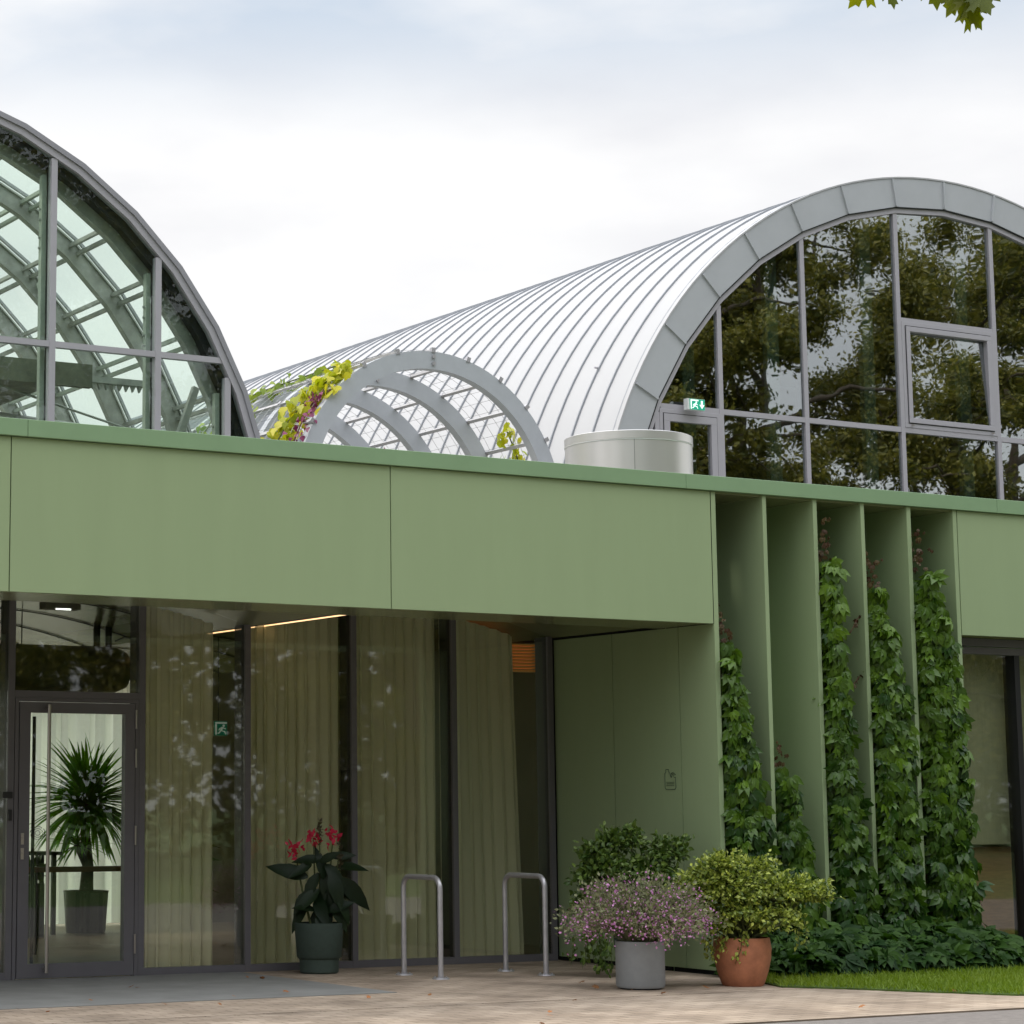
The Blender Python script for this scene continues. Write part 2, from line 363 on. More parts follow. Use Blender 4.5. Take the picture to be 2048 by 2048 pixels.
def lobed(pts, droop=.2):
    """fan mesh from a right-hand half outline, mirrored"""
    full = pts + [(-x, y) for x, y in pts[::-1] if abs(x) > 1e-6]
    vs = [(0, .30, 0)] + [(x, y, -droop * ((x * x) + (y - .3) ** 2) + .12 * abs(x)) for x, y in full]
    n = len(full)
    return np.array(vs, float), [(0, i + 1, (i + 1) % n + 1) for i in range(n)]
MAPLE = lobed([(0, 0), (.10, .06), (.34, .0), (.30, .12), (.52, .22), (.36, .28), (.40, .42), (.62, .60), (.44, .60), (.42, .74), (.24, .58), (.18, .66), (.22, .84), (.10, .84), (0, 1.04)])
HOP = lobed([(0, .06), (.14, 0), (.34, .10), (.42, .30), (.36, .46), (.24, .52), (.20, .72), (0, 1.0)])

def leaves_obj(name, mat, tmpl, pos, nrm, up, size, tint, parent=None):
    """one mesh of many leaves: position of leaf base, blade normal, growing direction, length, tint 0..1"""
    tv, tf = tmpl; pos = np.asarray(pos, float); n = len(pos); k = len(tv)
    nrm = np.asarray(nrm, float); up = np.asarray(up, float)
    up = up / (np.linalg.norm(up, axis=1, keepdims=True) + 1e-9)
    nrm = nrm - up * np.sum(nrm * up, axis=1, keepdims=True); nrm /= (np.linalg.norm(nrm, axis=1, keepdims=True) + 1e-9)
    xx = np.cross(up, nrm); size = np.asarray(size, float).reshape(n, 1, 1)
    V = (tv[None, :, 0, None] * xx[:, None, :] + tv[None, :, 1, None] * up[:, None, :] + tv[None, :, 2, None] * nrm[:, None, :]) * size + pos[:, None, :]
    V = V.reshape(-1, 3)
    if parent: V = V - np.array(root_of(parent).location)
    me = bpy.data.meshes.new(name)
    lens = np.array([len(f) for f in tf]); loops = np.concatenate([np.array(f) for f in tf])
    LI = (loops[None, :] + (np.arange(n) * k)[:, None]).ravel(); LT = np.tile(lens, n); LS = np.concatenate([[0], np.cumsum(LT)[:-1]])
    me.vertices.add(len(V)); me.vertices.foreach_set('co', V.ravel())
    me.loops.add(len(LI)); me.loops.foreach_set('vertex_index', LI.astype(np.int32))
    me.polygons.add(len(LT)); me.polygons.foreach_set('loop_start', LS.astype(np.int32)); me.polygons.foreach_set('loop_total', LT.astype(np.int32))
    at = me.attributes.new('tint', 'FLOAT', 'POINT'); at.data.foreach_set('value', np.repeat(np.asarray(tint, float), k).astype(np.float32))
    me.materials.append(M[mat] if isinstance(mat, str) else mat)
    me.update(); me.validate()
    o = bpy.data.objects.new(name, me); COL.objects.link(o)
    if parent: o.parent = parent
    return o
def rdir(n, zbias=0.0):
    d = nr.normal(size=(n, 3)); d[:, 2] += zbias; return d / np.linalg.norm(d, axis=1, keepdims=True)

def clip_poly(poly, axis, val, keep_greater):
    res = []; n = len(poly)
    for i in range(n):
        a, b = poly[i], poly[(i + 1) % n]
        ina = (a[axis] >= val) == keep_greater or a[axis] == val; inb = (b[axis] >= val) == keep_greater or b[axis] == val
        if ina: res.append(a)
        if ina != inb:
            t = (val - a[axis]) / (b[axis] - a[axis]); p = [a[0] + t * (b[0] - a[0]), a[1] + t * (b[1] - a[1])]; p[axis] = val; res.append(tuple(p))
    return res
def window_poly(poly, x0, x1, z0, z1):
    for ax, v, g in ((0, x0, True), (0, x1, False), (1, z0, True), (1, z1, False)):
        poly = clip_poly(poly, ax, v, g)
        if len(poly) < 3: return None
    return poly

# ================================================================== ground
def mat_pavers():
    m, t, b = new_mat('tan_pavers'); b.inputs['Roughness'].default_value = 0.85; b.inputs['Specular IOR Level'].default_value = 0.25
    c = t.nodes.new('ShaderNodeTexCoord')
    br = t.nodes.new('ShaderNodeTexBrick'); br.inputs['Scale'].default_value = 1.0
    br.inputs['Brick Width'].default_value = 0.24; br.inputs['Row Height'].default_value = 0.12; br.inputs['Mortar Size'].default_value = 0.007; br.inputs['Mortar Smooth'].default_value = 0.3
    br.inputs['Color1'].default_value = (0.355, 0.285, 0.222, 1); br.inputs['Color2'].default_value = (0.445, 0.365, 0.292, 1); br.inputs['Mortar'].default_value = (0.20, 0.16, 0.12, 1)
    n = t.nodes.new('ShaderNodeTexNoise'); n.inputs['Scale'].default_value = 1.7; n.inputs['Detail'].default_value = 8
    r = t.nodes.new('ShaderNodeValToRGB'); r.color_ramp.elements[0].color = (.64, .62, .60, 1); r.color_ramp.elements[1].color = (1.14, 1.12, 1.09, 1); r.color_ramp.elements[0].position = .32; r.color_ramp.elements[1].position = .68
    mu = t.nodes.new('ShaderNodeMix'); mu.data_type = 'RGBA'; mu.blend_type = 'MULTIPLY'; mu.inputs[0].default_value = 1.0
    t.links.new(c.outputs['Object'], br.inputs['Vector']); t.links.new(c.outputs['Object'], n.inputs['Vector']); t.links.new(n.outputs['Fac'], r.inputs[0])
    t.links.new(br.outputs['Color'], mu.inputs[6]); t.links.new(r.outputs[0], mu.inputs[7]); t.links.new(mu.outputs[2], b.inputs['Base Color'])
    bn = t.nodes.new('ShaderNodeBump'); bn.inputs['Strength'].default_value = .4; bn.inputs['Distance'].default_value = .004
    t.links.new(br.outputs['Fac'], bn.inputs['Height']); bn.invert = True; t.links.new(bn.outputs[0], b.inputs['Normal'])
    return m
M['pavers'] = mat_pavers()
M['asphalt'] = pmat('asphalt', (0.20, 0.18, 0.165), 0.9, var=0.16, scale=14, bump=0.4, bscale=150, spec=0.25)
M['slab'] = pmat('grey_entrance_slab', (0.215, 0.215, 0.205), 0.75, var=0.16, scale=2.5, bump=0.2, bscale=80)
M['earth'] = pmat('parkland_grass', (0.06, 0.10, 0.02), 0.95, var=0.35, scale=0.6)
M['lawn_base'] = pmat('lawn_soil', (0.055, 0.095, 0.012), 0.95, var=0.3, scale=9)

struct(B(-600, 700, -600, 700, -0.5, -0.06).build('ground', 'earth'))
struct(B(-120, 160, 5.5, 13.44, -0.3, -0.012).build('road', 'asphalt'))
struct(B(-40, 60, 13.44, 15.66, -0.3, 0.0).build('pavement', 'pavers'))
struct(B(-40, 14.02, 15.69, 19.70, -0.3, 0.0).build('forecourt', 'pavers'))
struct(B(-40, 13.6, 15.66, 15.69, -0.3, -0.012).build('drain_channel', 'gap'))
struct(B(-6, 15.6, 28.52, 44, -.2, -.01).build('bounce_paving', 'pavers'))  # unseen paving added behind the room to bounce daylight onto the rear curtains
struct(B(-6, 10.42, 16.92, 19.67, -0.05, 0.005).build('entrance_slab', 'slab'))
lawn_edge = [(13.78, 16.75), (13.72, 16.30), (13.55, 15.86), (13.72, 15.68), (13.95, 15.36), (14.14, 15.02), (14.34, 14.72), (14.6, 14.30), (15.1, 14.05), (16, 13.95), (45, 13.95)]
lawn_poly = [(14.06, 17.17)] + lawn_edge + [(45, 17.17)]
struct(MB().prism_z(lawn_poly, -0.05, 0.012).build('lawn', 'lawn_base'))
# grass blades over the part of the lawn in view
def in_poly(p, poly):
    x, y = p[:, 0], p[:, 1]; c = np.zeros(len(p), bool); j = len(poly) - 1
    for i in range(len(poly)):
        xi, yi = poly[i]; xj, yj = poly[j]
        with np.errstate(divide='ignore', invalid='ignore'):
            c ^= ((yi > y) != (yj > y)) & (x < (xj - xi) * (y - yi) / (yj - yi + 1e-12) + xi)
        j = i
    return c
gp = np.c_[nr.uniform(13.5, 21.5, 52000), nr.uniform(13.9, 17.1, 52000)]; gp = gp[in_poly(gp, lawn_poly)]
n = len(gp)
up = np.c_[nr.normal(0, .45, n), nr.normal(0, .45, n), np.ones(n)]
patch = .5 + .5 * np.sin(gp[:, 0] * 2.1 + np.sin(gp[:, 1] * 3.3)) * np.cos(gp[:, 1] * 1.7)
gl = leaves_obj('grass', 'grass', leaf_template([(0, .05), (.6, .045), (1, .004)], .3, .4), np.c_[gp, np.full(n, .008)], rdir(n), up, nr.uniform(.035, .085, n), np.clip(.25 + .5 * patch * nr.uniform(.3, 1.2, n), 0, 1))
struct(gl, 'stuff')

# ================================================================== green entrance building
YF, YG = 17.19, 19.71
bd = thing('entrance_building', 'long sage green panelled building with recessed glass front and upright fins', 'building', (10.5, 17.19, 0))
def bp(name, mb, mat, **k): return mb.build(name, mat, bd, **k)
seams = [-3.40, 0.088, 3.588, 7.076, 10.564, 14.024]
for a, b in zip(seams[:-1], seams[1:]):
    bp('fascia_panel', B(a + .005, b - .005, YF, YF + .05, 3.16, 4.38), 'panel')
for a, b in ((17.088, 20.57), (20.57, 24.05), (24.05, 27.5)):
    bp('fascia_panel', B(a + .005, b - .005, YF, YF + .05, 3.16, 4.38), 'panel')
# dark backing that shows in the joints
bp('panel_backing', MB().box(-3.4, 14.025, YF + .055, YF + .20, 3.175, 4.38).box(17.09, 27.5, YF + .055, YF + .20, 3.175, 4.38), 'gap')
pc = MB()
for a, b in ((-3.5, 3.59), (3.593, 7.20), (7.203, 13.72), (13.723, 17.60), (17.603, 27.6)):
    pc.box(a, b, YF - .035, YF + .42, 4.385, 4.522)
bp('parapet_cap', pc, 'trim', bevel=.004)
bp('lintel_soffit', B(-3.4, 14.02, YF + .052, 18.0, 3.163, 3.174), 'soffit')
# shallow vaulted ceiling that runs from the porch into the room
VAL = [-3.25, 0.20, 3.65, 7.10, 10.55, 14.0]; RISE = .29
def arch_z(x):
    for a, b in zip(VAL[:-1], VAL[1:]):
        if a <= x <= b:
            h = (b - a) / 2; R_ = (h * h + RISE * RISE) / (2 * RISE); u = x - (a + b) / 2
            return 3.18 + math.sqrt(max(0, R_ * R_ - u * u)) - (R_ - RISE)
    return 3.18
cl = MB()
for a, b in zip(VAL[:-1], VAL[1:]):
    nseg = 16
    for i in range(nseg):
        x0 = a + (b - a) * i / nseg; x1 = a + (b - a) * (i + 1) / nseg
        z0, z1 = arch_z(x0 + 1e-6), arch_z(x1 - 1e-6)
        for yy0, yy1 in ((18.0, YG + .10), (YG + .10, 28.3)):
            cl.add([(x0, yy0, z0), (x1, yy0, z1), (x1, yy1, z1), (x0, yy1, z0)], [(0, 1, 2, 3)])
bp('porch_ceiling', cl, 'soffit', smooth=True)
lines = MB()
for a, b in zip(VAL[:-1], VAL[1:]):
    for yy in (20.9, 22.1, 23.3, 24.5, 25.7, 26.9):
        lines.arc_band(((a + b) / 2, 3.18 - ((1.725 ** 2 + RISE ** 2) / (2 * RISE) - RISE)), (1.725 ** 2 + RISE ** 2) / (2 * RISE) - .012, (1.725 ** 2 + RISE ** 2) / (2 * RISE) - .004, yy, yy + .03, 71, 109, 16)
bp('ceiling_rib', lines, 'gap')
bp('soffit_upstand', B(-3.4, 14.0, 17.99, 18.02, 3.176, 3.60), 'soffit')
# recess side wall
rw = MB()
for a, b in ((YF, 17.712), (17.722, 18.738), (18.748, YG)):
    rw.box(14.026, 14.052, a, b, .04, 3.158)
bp('recess_wall', rw, 'panel')
bp('wall_backing', MB().box(14.054, 14.078, YF + .003, 17.93, .0, 4.38).box(14.054, 14.078, 17.98, YG + .1, .0, 3.5), 'gap')
# fins and the wall behind them
FX = [(14.0285, 14.078), (14.634, 14.680), (15.247, 15.295), (15.840, 15.886), (16.428, 16.480), (17.030, 17.080)]
for i, (a, b) in enumerate(FX):
    if i == 0: bp('fin', MB().box(14.054, b, YF - .002, YF + .002, .03, 4.38).box(14.0265, b, YF - .003, YF, .03, 4.38), 'panel')
    else: bp('fin', B(a, b, YF - .004, 17.955, .02, 4.382), 'panel', bevel=.003)
bp('bay_wall', B(14.08, 17.9, 17.958, 18.0, .0, 4.38), 'panel')
bp('bay_ceiling', B(14.08, 17.03, YF + .02, 17.956, 4.366, 4.384), 'soffit')
# window right of the fins
wr = MB().box(17.082, 19.6, 17.40, 17.46, 3.075, 3.15).box(17.082, 19.6, 17.43, 17.47, 3.0, 3.066)
win = bp('window', wr, 'frame')
win['label'] = 'tall dark framed window with a grey screen right of the fins'
def wp(name, mb, mat, **k): return mb.build(name, mat, win, **k)
wp('mullion', MB().box(18.03, 18.10, 17.44, 17.60, .1, 3.0).box(19.1, 19.17, 17.44, 17.6, .1, 3.0), 'black')
wp('pane', B(17.083, 19.6, 17.50, 17.515, .12, 3.0), 'g_entry')
wp('screen', B(17.085, 19.6, 17.66, 17.67, 1.13, 3.05), 'screen')
wp('sill', MB().box(17.083, 19.6, 17.20, 17.50, .05, .115).box(17.083, 19.6, 17.17, 17.50, .0, .046), 'ledge')
wp('cabinet', MB().box(17.085, 19.6, 17.75, 18.2, .1, 1.10), 'wood')
bp('end_wall', MB().box(19.62, 27.5, YF + .01, YF + .3, 0, 3.155).box(17.1, 19.62, 18.25, 18.3, 0, 3.5), 'panel')
bp('window_head', B(17.09, 19.62, YF + .21, 18.2, 3.155, 3.19), 'soffit')
# wall emblem: outline of a little jug with a bird's head, two lines of tiny writing
em = MB()
def wl(pts, r=.0035): em.tube([(14.0235, 17.969 - (p[0]) * .165, 1.659 + p[1] * .185) for p in pts], r, 5)
wl([(.02, .1), (.02, .80), (.12, .86), (.12, 1.0), (.38, 1.0), (.38, .88), (.48, .80), (.52, .66), (.60, .60)])
wl([(.60, .60), (.70, .74), (.86, .82), (.98, .74), (.80, .70), (.88, .58), (.98, .62), (.98, .50), (1.0, .1), (.90, 0), (.12, 0), (.02, .1)])
wl([(.52, .66), (.62, .80), (.80, .86)])
for k, zz in enumerate((.36, .28, .20)):
    x = .16
    while x < .84:
        ww = rnd.choice((.05, .08, .11)); wl([(x, zz), (min(.86, x + ww), zz)], .0028); x += ww + .035
bp('wall_emblem', em, 'ink')
# roof deck and hidden bulk
bp('roof_deck', MB().box(-3.4, 14.0, YF + .3, 28.5, 4.05, 4.12).box(14.0, 27.5, 18.05, 21.4, 4.05, 4.12).box(14.0, 15.9, 21.4, 28.5, 4.05, 4.12), 'deck')
# room behind the glass
bp('room_floor', B(-3.4, 15.3, YG, 28.4, -.3, .0), 'room_floor')
bp('inner_wall', B(15.3, 15.36, YG + .12, 28.4, 0, 3.5), 'room_wall')
bp('inner_wall', B(-3.4, -3.3, YG, 28.4, 0, 3.6), 'room_wall')
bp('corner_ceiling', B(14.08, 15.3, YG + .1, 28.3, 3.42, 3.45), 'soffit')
bp('partition', B(13.0, 15.3, 23.6, 23.7, 0, 3.5), 'room_wall')
bp('rear_wall', MB().box(13.9, 15.3, 28.3, 28.4, 0, 3.5).box(-3.3, 13.9, 28.35, 28.5, 3.22, 3.6), 'room_wall')
rg = MB()
for x in np.arange(-3.2, 13.6, 1.4): rg.box(x, x + .06, 28.38, 28.45, 0, 3.22)
bp('rear_mullion', rg, 'alu'); bp('rear_glazing', B(-3.2, 13.9, 28.40, 28.41, .0, 3.22), 'g_back')

# glazed entrance front
gw = thing('glass_front', 'recessed full height glazed front with dark frames under the green band', 'glass wall', (10.5, YG, 0))
def gp_(name, mb, mat, **k): return mb.build(name, mat, gw, **k)
MX = [-2.18, -1.03, .12, 1.27, 2.42, 3.56, 4.71, 5.86, 7.0, 8.115, 9.400, 10.490, 11.640, 12.780, 13.930]
MW = .058
for x in MX:
    zt = arch_z(x + MW / 2) - .002
    m_ = gp_('mullion', B(x, x + MW, YG - .03, YG, 0, zt), 'frame')
    MB().box(x + .006, x + MW - .006, YG + .004, YG + .20, .02, zt).build('inner_profile', 'black', m_)
for a, b in zip(MX[:-1], MX[1:]):
    if abs(a - 8.115) < .01: continue
    gp_('bottom_rail', B(a + MW + .001, b - .001, YG - .028, YG + .06, 0, .066), 'frame')
def pane_poly(a, b, z0):
    xs = np.linspace(a, b, 8); return [(a, z0)] + [(b, z0)] + [(x, arch_z(x) - .003) for x in xs[::-1]]
for a, b in zip(MX[:-1], MX[1:]):
    z0 = 2.525 if abs(a - 8.115) < .01 else .067
    gp_('pane', MB().prism_y(pane_poly(a + MW - .005, b + .005, z0), YG + .012, YG + .018).tilt(rnd.gauss(0, .0025), rnd.gauss(0, .002)), 'g_entry')
gp_('transom', B(8.115 + MW + .001, 9.399, YG - .03, YG + .06, 2.462, 2.524), 'frame')
dr = MB().box(8.18, 8.215, YG - .03, YG + .06, .0, 2.46).box(9.36, 9.398, YG - .03, YG + .06, .0, 2.46).box(8.215, 9.36, YG - .03, YG + .06, 2.43, 2.46)
dl = MB().box(8.222, 8.325, YG - .036, YG + .04, .012, 2.424).box(9.255, 9.352, YG - .036, YG + .04, .012, 2.424).box(8.325, 9.255, YG - .036, YG + .04, 2.33, 2.424).box(8.325, 9.255, YG - .036, YG + .04, .012, .135)
door = gp_('door', dl, 'frame')
door['label'] = 'single glazed entrance door with a full height bar handle'
dr.build('door_frame', 'frame', door)
B(8.32, 9.26, YG + .0, YG + .008, .13, 2.335).build('door_pane', 'g_door', door)
hb = MB().tube([(8.475, YG - .105, .06), (8.475, YG - .105, 2.40)], .016, 12)
for z in (.09, 2.37): hb.tube([(8.475, YG - .105, z), (8.475, YG - .03, z)], .012, 8)
hb.build('handle', 'inox', door, smooth=True, auto=40)
MB().tube([(8.43, YG + .13, .06), (8.43, YG + .13, 2.3)], .016, 10).build('inner_handle', 'black', door, smooth=True, auto=40)
lk = MB()
for z in (1.04, 1.17):
    lk.box(8.243, 8.273, YG - .046, YG - .036, z, z + .10); lk.tube([(8.258, YG - .056, z + .062), (8.258, YG - .044, z + .062)], .009, 10)
lk.build('lock_plate', 'inox', door, bevel=.003)
for z in (2.20, 1.85, 1.16, .20):
    MB().tube([(9.358, YG - .047, z), (9.358, YG - .047, z + .17)], .010, 8).build('hinge', 'inox', door, smooth=True, auto=40)
eb = MB()   # dark filigree ornament stuck on the pane
for k in range(8):
    a = k * PI / 4
    for q in range(3):
        rr = .02 + q * .018
        eb.tube([(8.42 + math.cos(a + t) * rr * (1 + .3 * math.sin(3 * t)), YG - .002, 1.27 + math.sin(a + t) * rr) for t in np.linspace(0, .7, 5)], .003, 4)
eb.build('door_emblem', 'black', door)
gp_('card_reader', B(8.06, 8.155, YG - .06, YG - .03, 1.575, 1.63), 'black', bevel=.003)
gp_('card_reader', B(8.118, 8.150, YG - .06, YG - .03, 1.38, 1.475), 'black', bevel=.003)

# ---- curtains, each a hanging thing
def curtain(x0, x1, y, z0, zt, fold, amp, mat, label, seed, slant=0.0):
    r = random.Random(seed); nx = int((x1 - x0) / .012); V_ = []; F_ = []
    ph = r.uniform(0, 6)
    zs = np.linspace(0, 1, 9)
    for i in range(nx + 1):
        x = x0 + (x1 - x0) * i / nx
        u = x / fold * 2 * PI + 1.1 * math.sin(x * 5.3 + ph) + .6 * math.sin(x * 13 + ph * 2)
        for q in zs:
            ztop = (zt(x) if callable(zt) else zt)
            z = z0 + (ztop - z0) * q
            a = amp * (.7 + .5 * (1 - q)) * (.75 + .25 * math.sin(x * 3.1 + ph))
            V_.append((x + .25 * amp * math.sin(2 * u) + slant * (1 - q - .4) * (x - x0) / (x1 - x0), y + a * math.sin(u + .25 * math.sin(q * 4 + ph)), z))
    m = len(zs)
    for i in range(nx):
        for j in range(m - 1): F_.append((i * m + j, (i + 1) * m + j, (i + 1) * m + j + 1, i * m + j + 1))
    o = MB().add(V_, F_).build('curtain', mat, None, smooth=True)
    return tag(o, label, 'curtain', 'sheer curtains behind the glass front')
ctop = lambda x: arch_z(x) - .05
curtain(9.465, 10.31, 20.0, .03, ctop, .105, .052, 'curtain', 'olive sheer curtain behind the pane right of the glazed door', 1)
curtain(10.57, 11.68, 20.0, .03, ctop, .11, .052, 'curtain', 'olive sheer curtain behind the red flowering pot', 2)
curtain(11.72, 12.80, 20.0, .03, ctop, .115, .052, 'curtain', 'olive sheer curtain behind the nearer bike hoop', 3)
curtain(12.86, 13.76, 20.0, .03, ctop, .12, .052, 'curtain', 'olive sheer curtain with a slanting edge behind the farther bike hoop', 4, slant=.08)
curtain(8.9, 11.1, 28.15, .03, 3.10, .22, .05, 'curtain_back', 'bright pale green curtain on the far windows seen through the door', 5)
curtain(11.28, 13.9, 28.15, .03, 3.10, .22, .05, 'curtain_back', 'bright pale green curtain behind the potted palm and its trunk', 6)
curtain(5.4, 8.8, 28.15, .03, 3.10, .22, .05, 'curtain_back', 'pale green curtain on the far windows left of the door view', 7)

# ---- lights, ducts and furniture in the room
t = thing('linear_light', 'thin warm glowing light line under the porch ceiling', 'light', (10.86, 18.28, 3.20))
B(10.845, 10.875, 18.28, 22.8, 3.215, 3.232).build('housing', 'fix', t); B(10.85, 10.87, 18.285, 22.79, 3.205, 3.214).build('diffuser', 'led_warm', t)
t = thing('ceiling_light', 'grey ceiling light with a short white strip above the door', 'light', (9.18, 21.0, 3.37))
B(9.0, 9.37, 20.95, 21.1, 3.375, 3.45).build('housing', 'fix', t); B(9.11, 9.265, 20.947, 20.957, 3.368, 3.380).build('diffuser', 'led_white', t)
t = thing('pendant_lamp', 'long amber slatted lamp glowing beside the last curtain', 'lamp', (13.9, 21.0, 2.92))
pb = MB()
for k in range(9): pb.box(13.62, 14.69, 20.96, 21.08, 2.92 + .034 * k, 2.92 + .034 * k + .020)
pb.build('slat', 'lamp_orange', t); B(13.62, 14.69, 20.98, 21.06, 3.23, 3.25).build('canopy', 'lamp_case', t)
for x in (13.8, 14.5): MB().tube([(x, 21.02, 3.25), (x, 21.02, 3.42)], .006, 6).build('rod', 'black', t)
t = thing('air_duct', 'dark round air duct hanging above the door inside', 'duct', (8.6, 22.0, 2.88))
rr = .235; ends = [(10.0, rr), (10.22, rr * .97), (10.32, rr * .8), (10.36, rr * .45), (10.365, .01)]
MB().tube([(5.8, 22, 2.87)] + [(x, 22, 2.87) for x, _ in ends], [rr] + [r_ for _, r_ in ends], 24).build('barrel', 'duct', t, smooth=True, auto=50)
for x in (10.02, 10.15): MB().tube([(x, 22, 3.0), (x, 22, 3.47)], .036, 10).build('riser', 'black', t, smooth=True, auto=50)
MB().tube([(10.2, 21.95, 3.16), (10.28, 21.9, 3.20), (10.36, 21.9, 3.19), (10.44, 21.95, 3.12)], .010, 6).build('hose', 'black', t)
for x in (9.05, 9.20): MB().tube([(x, 22, 3.1), (x, 22, 3.45)], .006, 6).build('hanger', 'black', t)
t = thing('barrier_rail', 'brown wooden handrail on glass standing across the room behind the door', 'railing', (9.9, 23, 0))
B(8.6, 10.9, 22.95, 23.06, .83, .885).build('handrail', 'wood', t)
for x in (8.7, 9.8, 10.85): B(x, x + .03, 22.99, 23.02, 0, .83).build('post', 'rail_green', t)
B(8.73, 10.85, 22.998, 23.008, .08, .82).build('glass_infill', 'g_back', t)
t = thing('bench_table', 'dark slim table beyond the handrail inside', 'table', (11.0, 26.6, 0))
B(10.3, 11.6, 26.4, 26.9, .93, .97).build('table_top', 'rail_green', t)
for x in (10.35, 11.5):
    for y in (26.45, 26.82): B(x, x + .05, y, y + .05, 0, .93).build('leg', 'rail_green', t)
t = thing('planter_box', 'square dark planter with low leaves inside left of the palm', 'planter', (10.9, 26.0, 0))
bx = B(10.75, 11.12, 25.8, 26.2, .0, .62).build('box', 'pot_green', t)
n = 160; p = np.c_[nr.uniform(10.75, 11.12, n), nr.uniform(25.8, 26.2, n), nr.uniform(.6, .85, n)]
leaves_obj('foliage', 'leaf_dark', OVATE, p, rdir(n), rdir(n, .6), nr.uniform(.08, .16, n), nr.random(n), t)

# yucca palm in a dark pot
t = thing('potted_yucca', 'tall green yucca palm in a dark pot seen through the door', 'potted plant', (12.05, 26.7, 0))
cx_, cy_ = 12.05, 26.7
po = MB().lathe([(.0, .02), (.21, .02), (.23, .0), (.24, .03), (.27, .46), (.275, .50), (.255, .50), (.25, .44), (.0, .44)], cx_, cy_, 32).build('pot', 'duct', t, smooth=True, auto=40)
MB().tube([(cx_, cy_, .42), (cx_ + .02, cy_, .8), (cx_ - .02, cy_, 1.2), (cx_ + .03, cy_, 1.55)], [.09, .07, .06, .055], 10).tube([(cx_, cy_, .8), (cx_ - .13, cy_, 1.05)], [.05, .04], 8).build('trunk', 'bark', t, smooth=True)
n = 400; a = nr.uniform(0, 2 * PI, n); el = nr.uniform(-.7, 1.45, n)
d = np.c_[np.cos(a) * np.cos(el), np.sin(a) * np.cos(el), np.sin(el)]
leaves_obj('leaf', 'leaf_yucca', STRAP, np.array([cx_, cy_, 1.52]) + d * .05, np.c_[np.zeros(n), np.zeros(n), np.ones(n)] + .3 * rdir(n), d, nr.uniform(.34, .86, n), nr.random(n), t)
n = 60; a = nr.uniform(0, 2 * PI, n); el = nr.uniform(-.3, 1.2, n); d = np.c_[np.cos(a) * np.cos(el), np.sin(a) * np.cos(el), np.sin(el)]
leaves_obj('side_shoot', 'leaf_yucca', STRAP, np.array([cx_ - .13, cy_, 1.03]) + d * .03, np.c_[np.zeros(n), np.zeros(n), np.ones(n)] + .3 * rdir(n), d, nr.uniform(.25, .45, n), nr.random(n), t)
# climbing plant left of it
t = thing('indoor_climber', 'leafy green climber on a thin stake at the left edge of the door view', 'plant', (9.9, 25.2, 0))
MB().tube([(9.92, 25.2, 0), (9.92, 25.2, 2.1)], .012, 6).build('stake', 'bark', t)
n = 60; leaves_obj('foliage', 'leaf_vine', OVATE, np.c_[nr.normal(9.92, .06, n), nr.normal(25.2, .06, n), nr.uniform(.7, 2.1, n)], rdir(n) + [0, -1, 0], rdir(n) + [0, 0, -.8], nr.uniform(.12, .2, n), nr.random(n), t)
MB().lathe([(.0, .0), (.14, .0), (.17, .35), (.15, .35), (.15, .3), (.0, .3)], 9.92, 25.2, 24).build('pot', 'duct', t, smooth=True, auto=40)
# plants and table in the curtain gap
t = thing('fern_stand', 'dark leafy plant on a small table in the narrow curtain gap', 'plant', (10.95, 22.0, 0))
B(10.75, 11.1, 21.85, 22.2, .58, .62).build('table_top', 'wood', t)
for x in (10.77, 11.05):
    for y in (21.87, 22.15): B(x, x + .03, y, y + .03, 0, .58).build('leg', 'rail_green', t)
n = 260; leaves_obj('foliage', 'leaf_dark', LANCE, np.c_[nr.normal(10.93, .08, n), nr.normal(22.0, .08, n), nr.uniform(.66, 1.35, n)], rdir(n), rdir(n, .4), nr.uniform(.14, .3, n), nr.random(n), t)

def exit_sign(name, x0, x1, y, z0, z1, label, arrow, parent_mat='sign_side', hang=None):
    t = thing(name, label, 'exit sign', ((x0 + x1) / 2, y, z0))
    B(x0, x1, y, y + .07, z0, z1).build('case', 'sign_side', t)
    hgt = z1 - z0; xs = x0 + .03
    B(xs, x1 - .004, y - .004, y - .001, z0 + .004, z1 - .004).build('face', 'sign_green_in' if hang else 'sign_green', t)
    fg = MB()
    def fp(poly, y0=y - .008, y1=y - .005): fg.prism_y([(xs + px * hgt, z0 + pz * hgt) for px, pz in poly], y0, y1)
    ww = (x1 - xs) / hgt
    # doorway with the running figure cut as white shapes
    fp([(.08, .08), (.20, .08), (.20, .92), (.08, .92)]); fp([(.21, .80), (.95, .80), (.95, .92), (.21, .92)])
    fp([(.66, .60), (.76, .60), (.80, .68), (.76, .76), (.66, .76), (.62, .68)])                     # head
    fp([(.44, .36), (.58, .32), (.68, .58), (.54, .60)])                                              # torso
    fp([(.54, .36), (.60, .30), (.80, .26), (.82, .33)]); fp([(.80, .33), (.74, .30), (.84, .10), (.90, .12)])   # front leg
    fp([(.46, .38), (.52, .32), (.40, .18), (.33, .22)]); fp([(.40, .22), (.36, .14), (.24, .16), (.25, .22)])   # rear leg
    fp([(.66, .58), (.64, .50), (.86, .44), (.88, .50)]); fp([(.56, .58), (.40, .52), (.32, .38), (.38, .36), (.46, .48)])
    if arrow == 'down':
        c = ww - .36
        fp([(c - .10, .86), (c + .10, .86), (c + .10, .52), (c - .10, .52)]); fp([(c - .28, .50), (c + .28, .50), (c, .12)])
    fg.build('pictogram', 'sign_white_in' if hang else 'sign_white', t)
    if hang: MB().tube([((x0 + x1) / 2, y + .03, z1), ((x0 + x1) / 2, y + .03, hang)], .006, 6).build('rod', 'black', t)
    return t
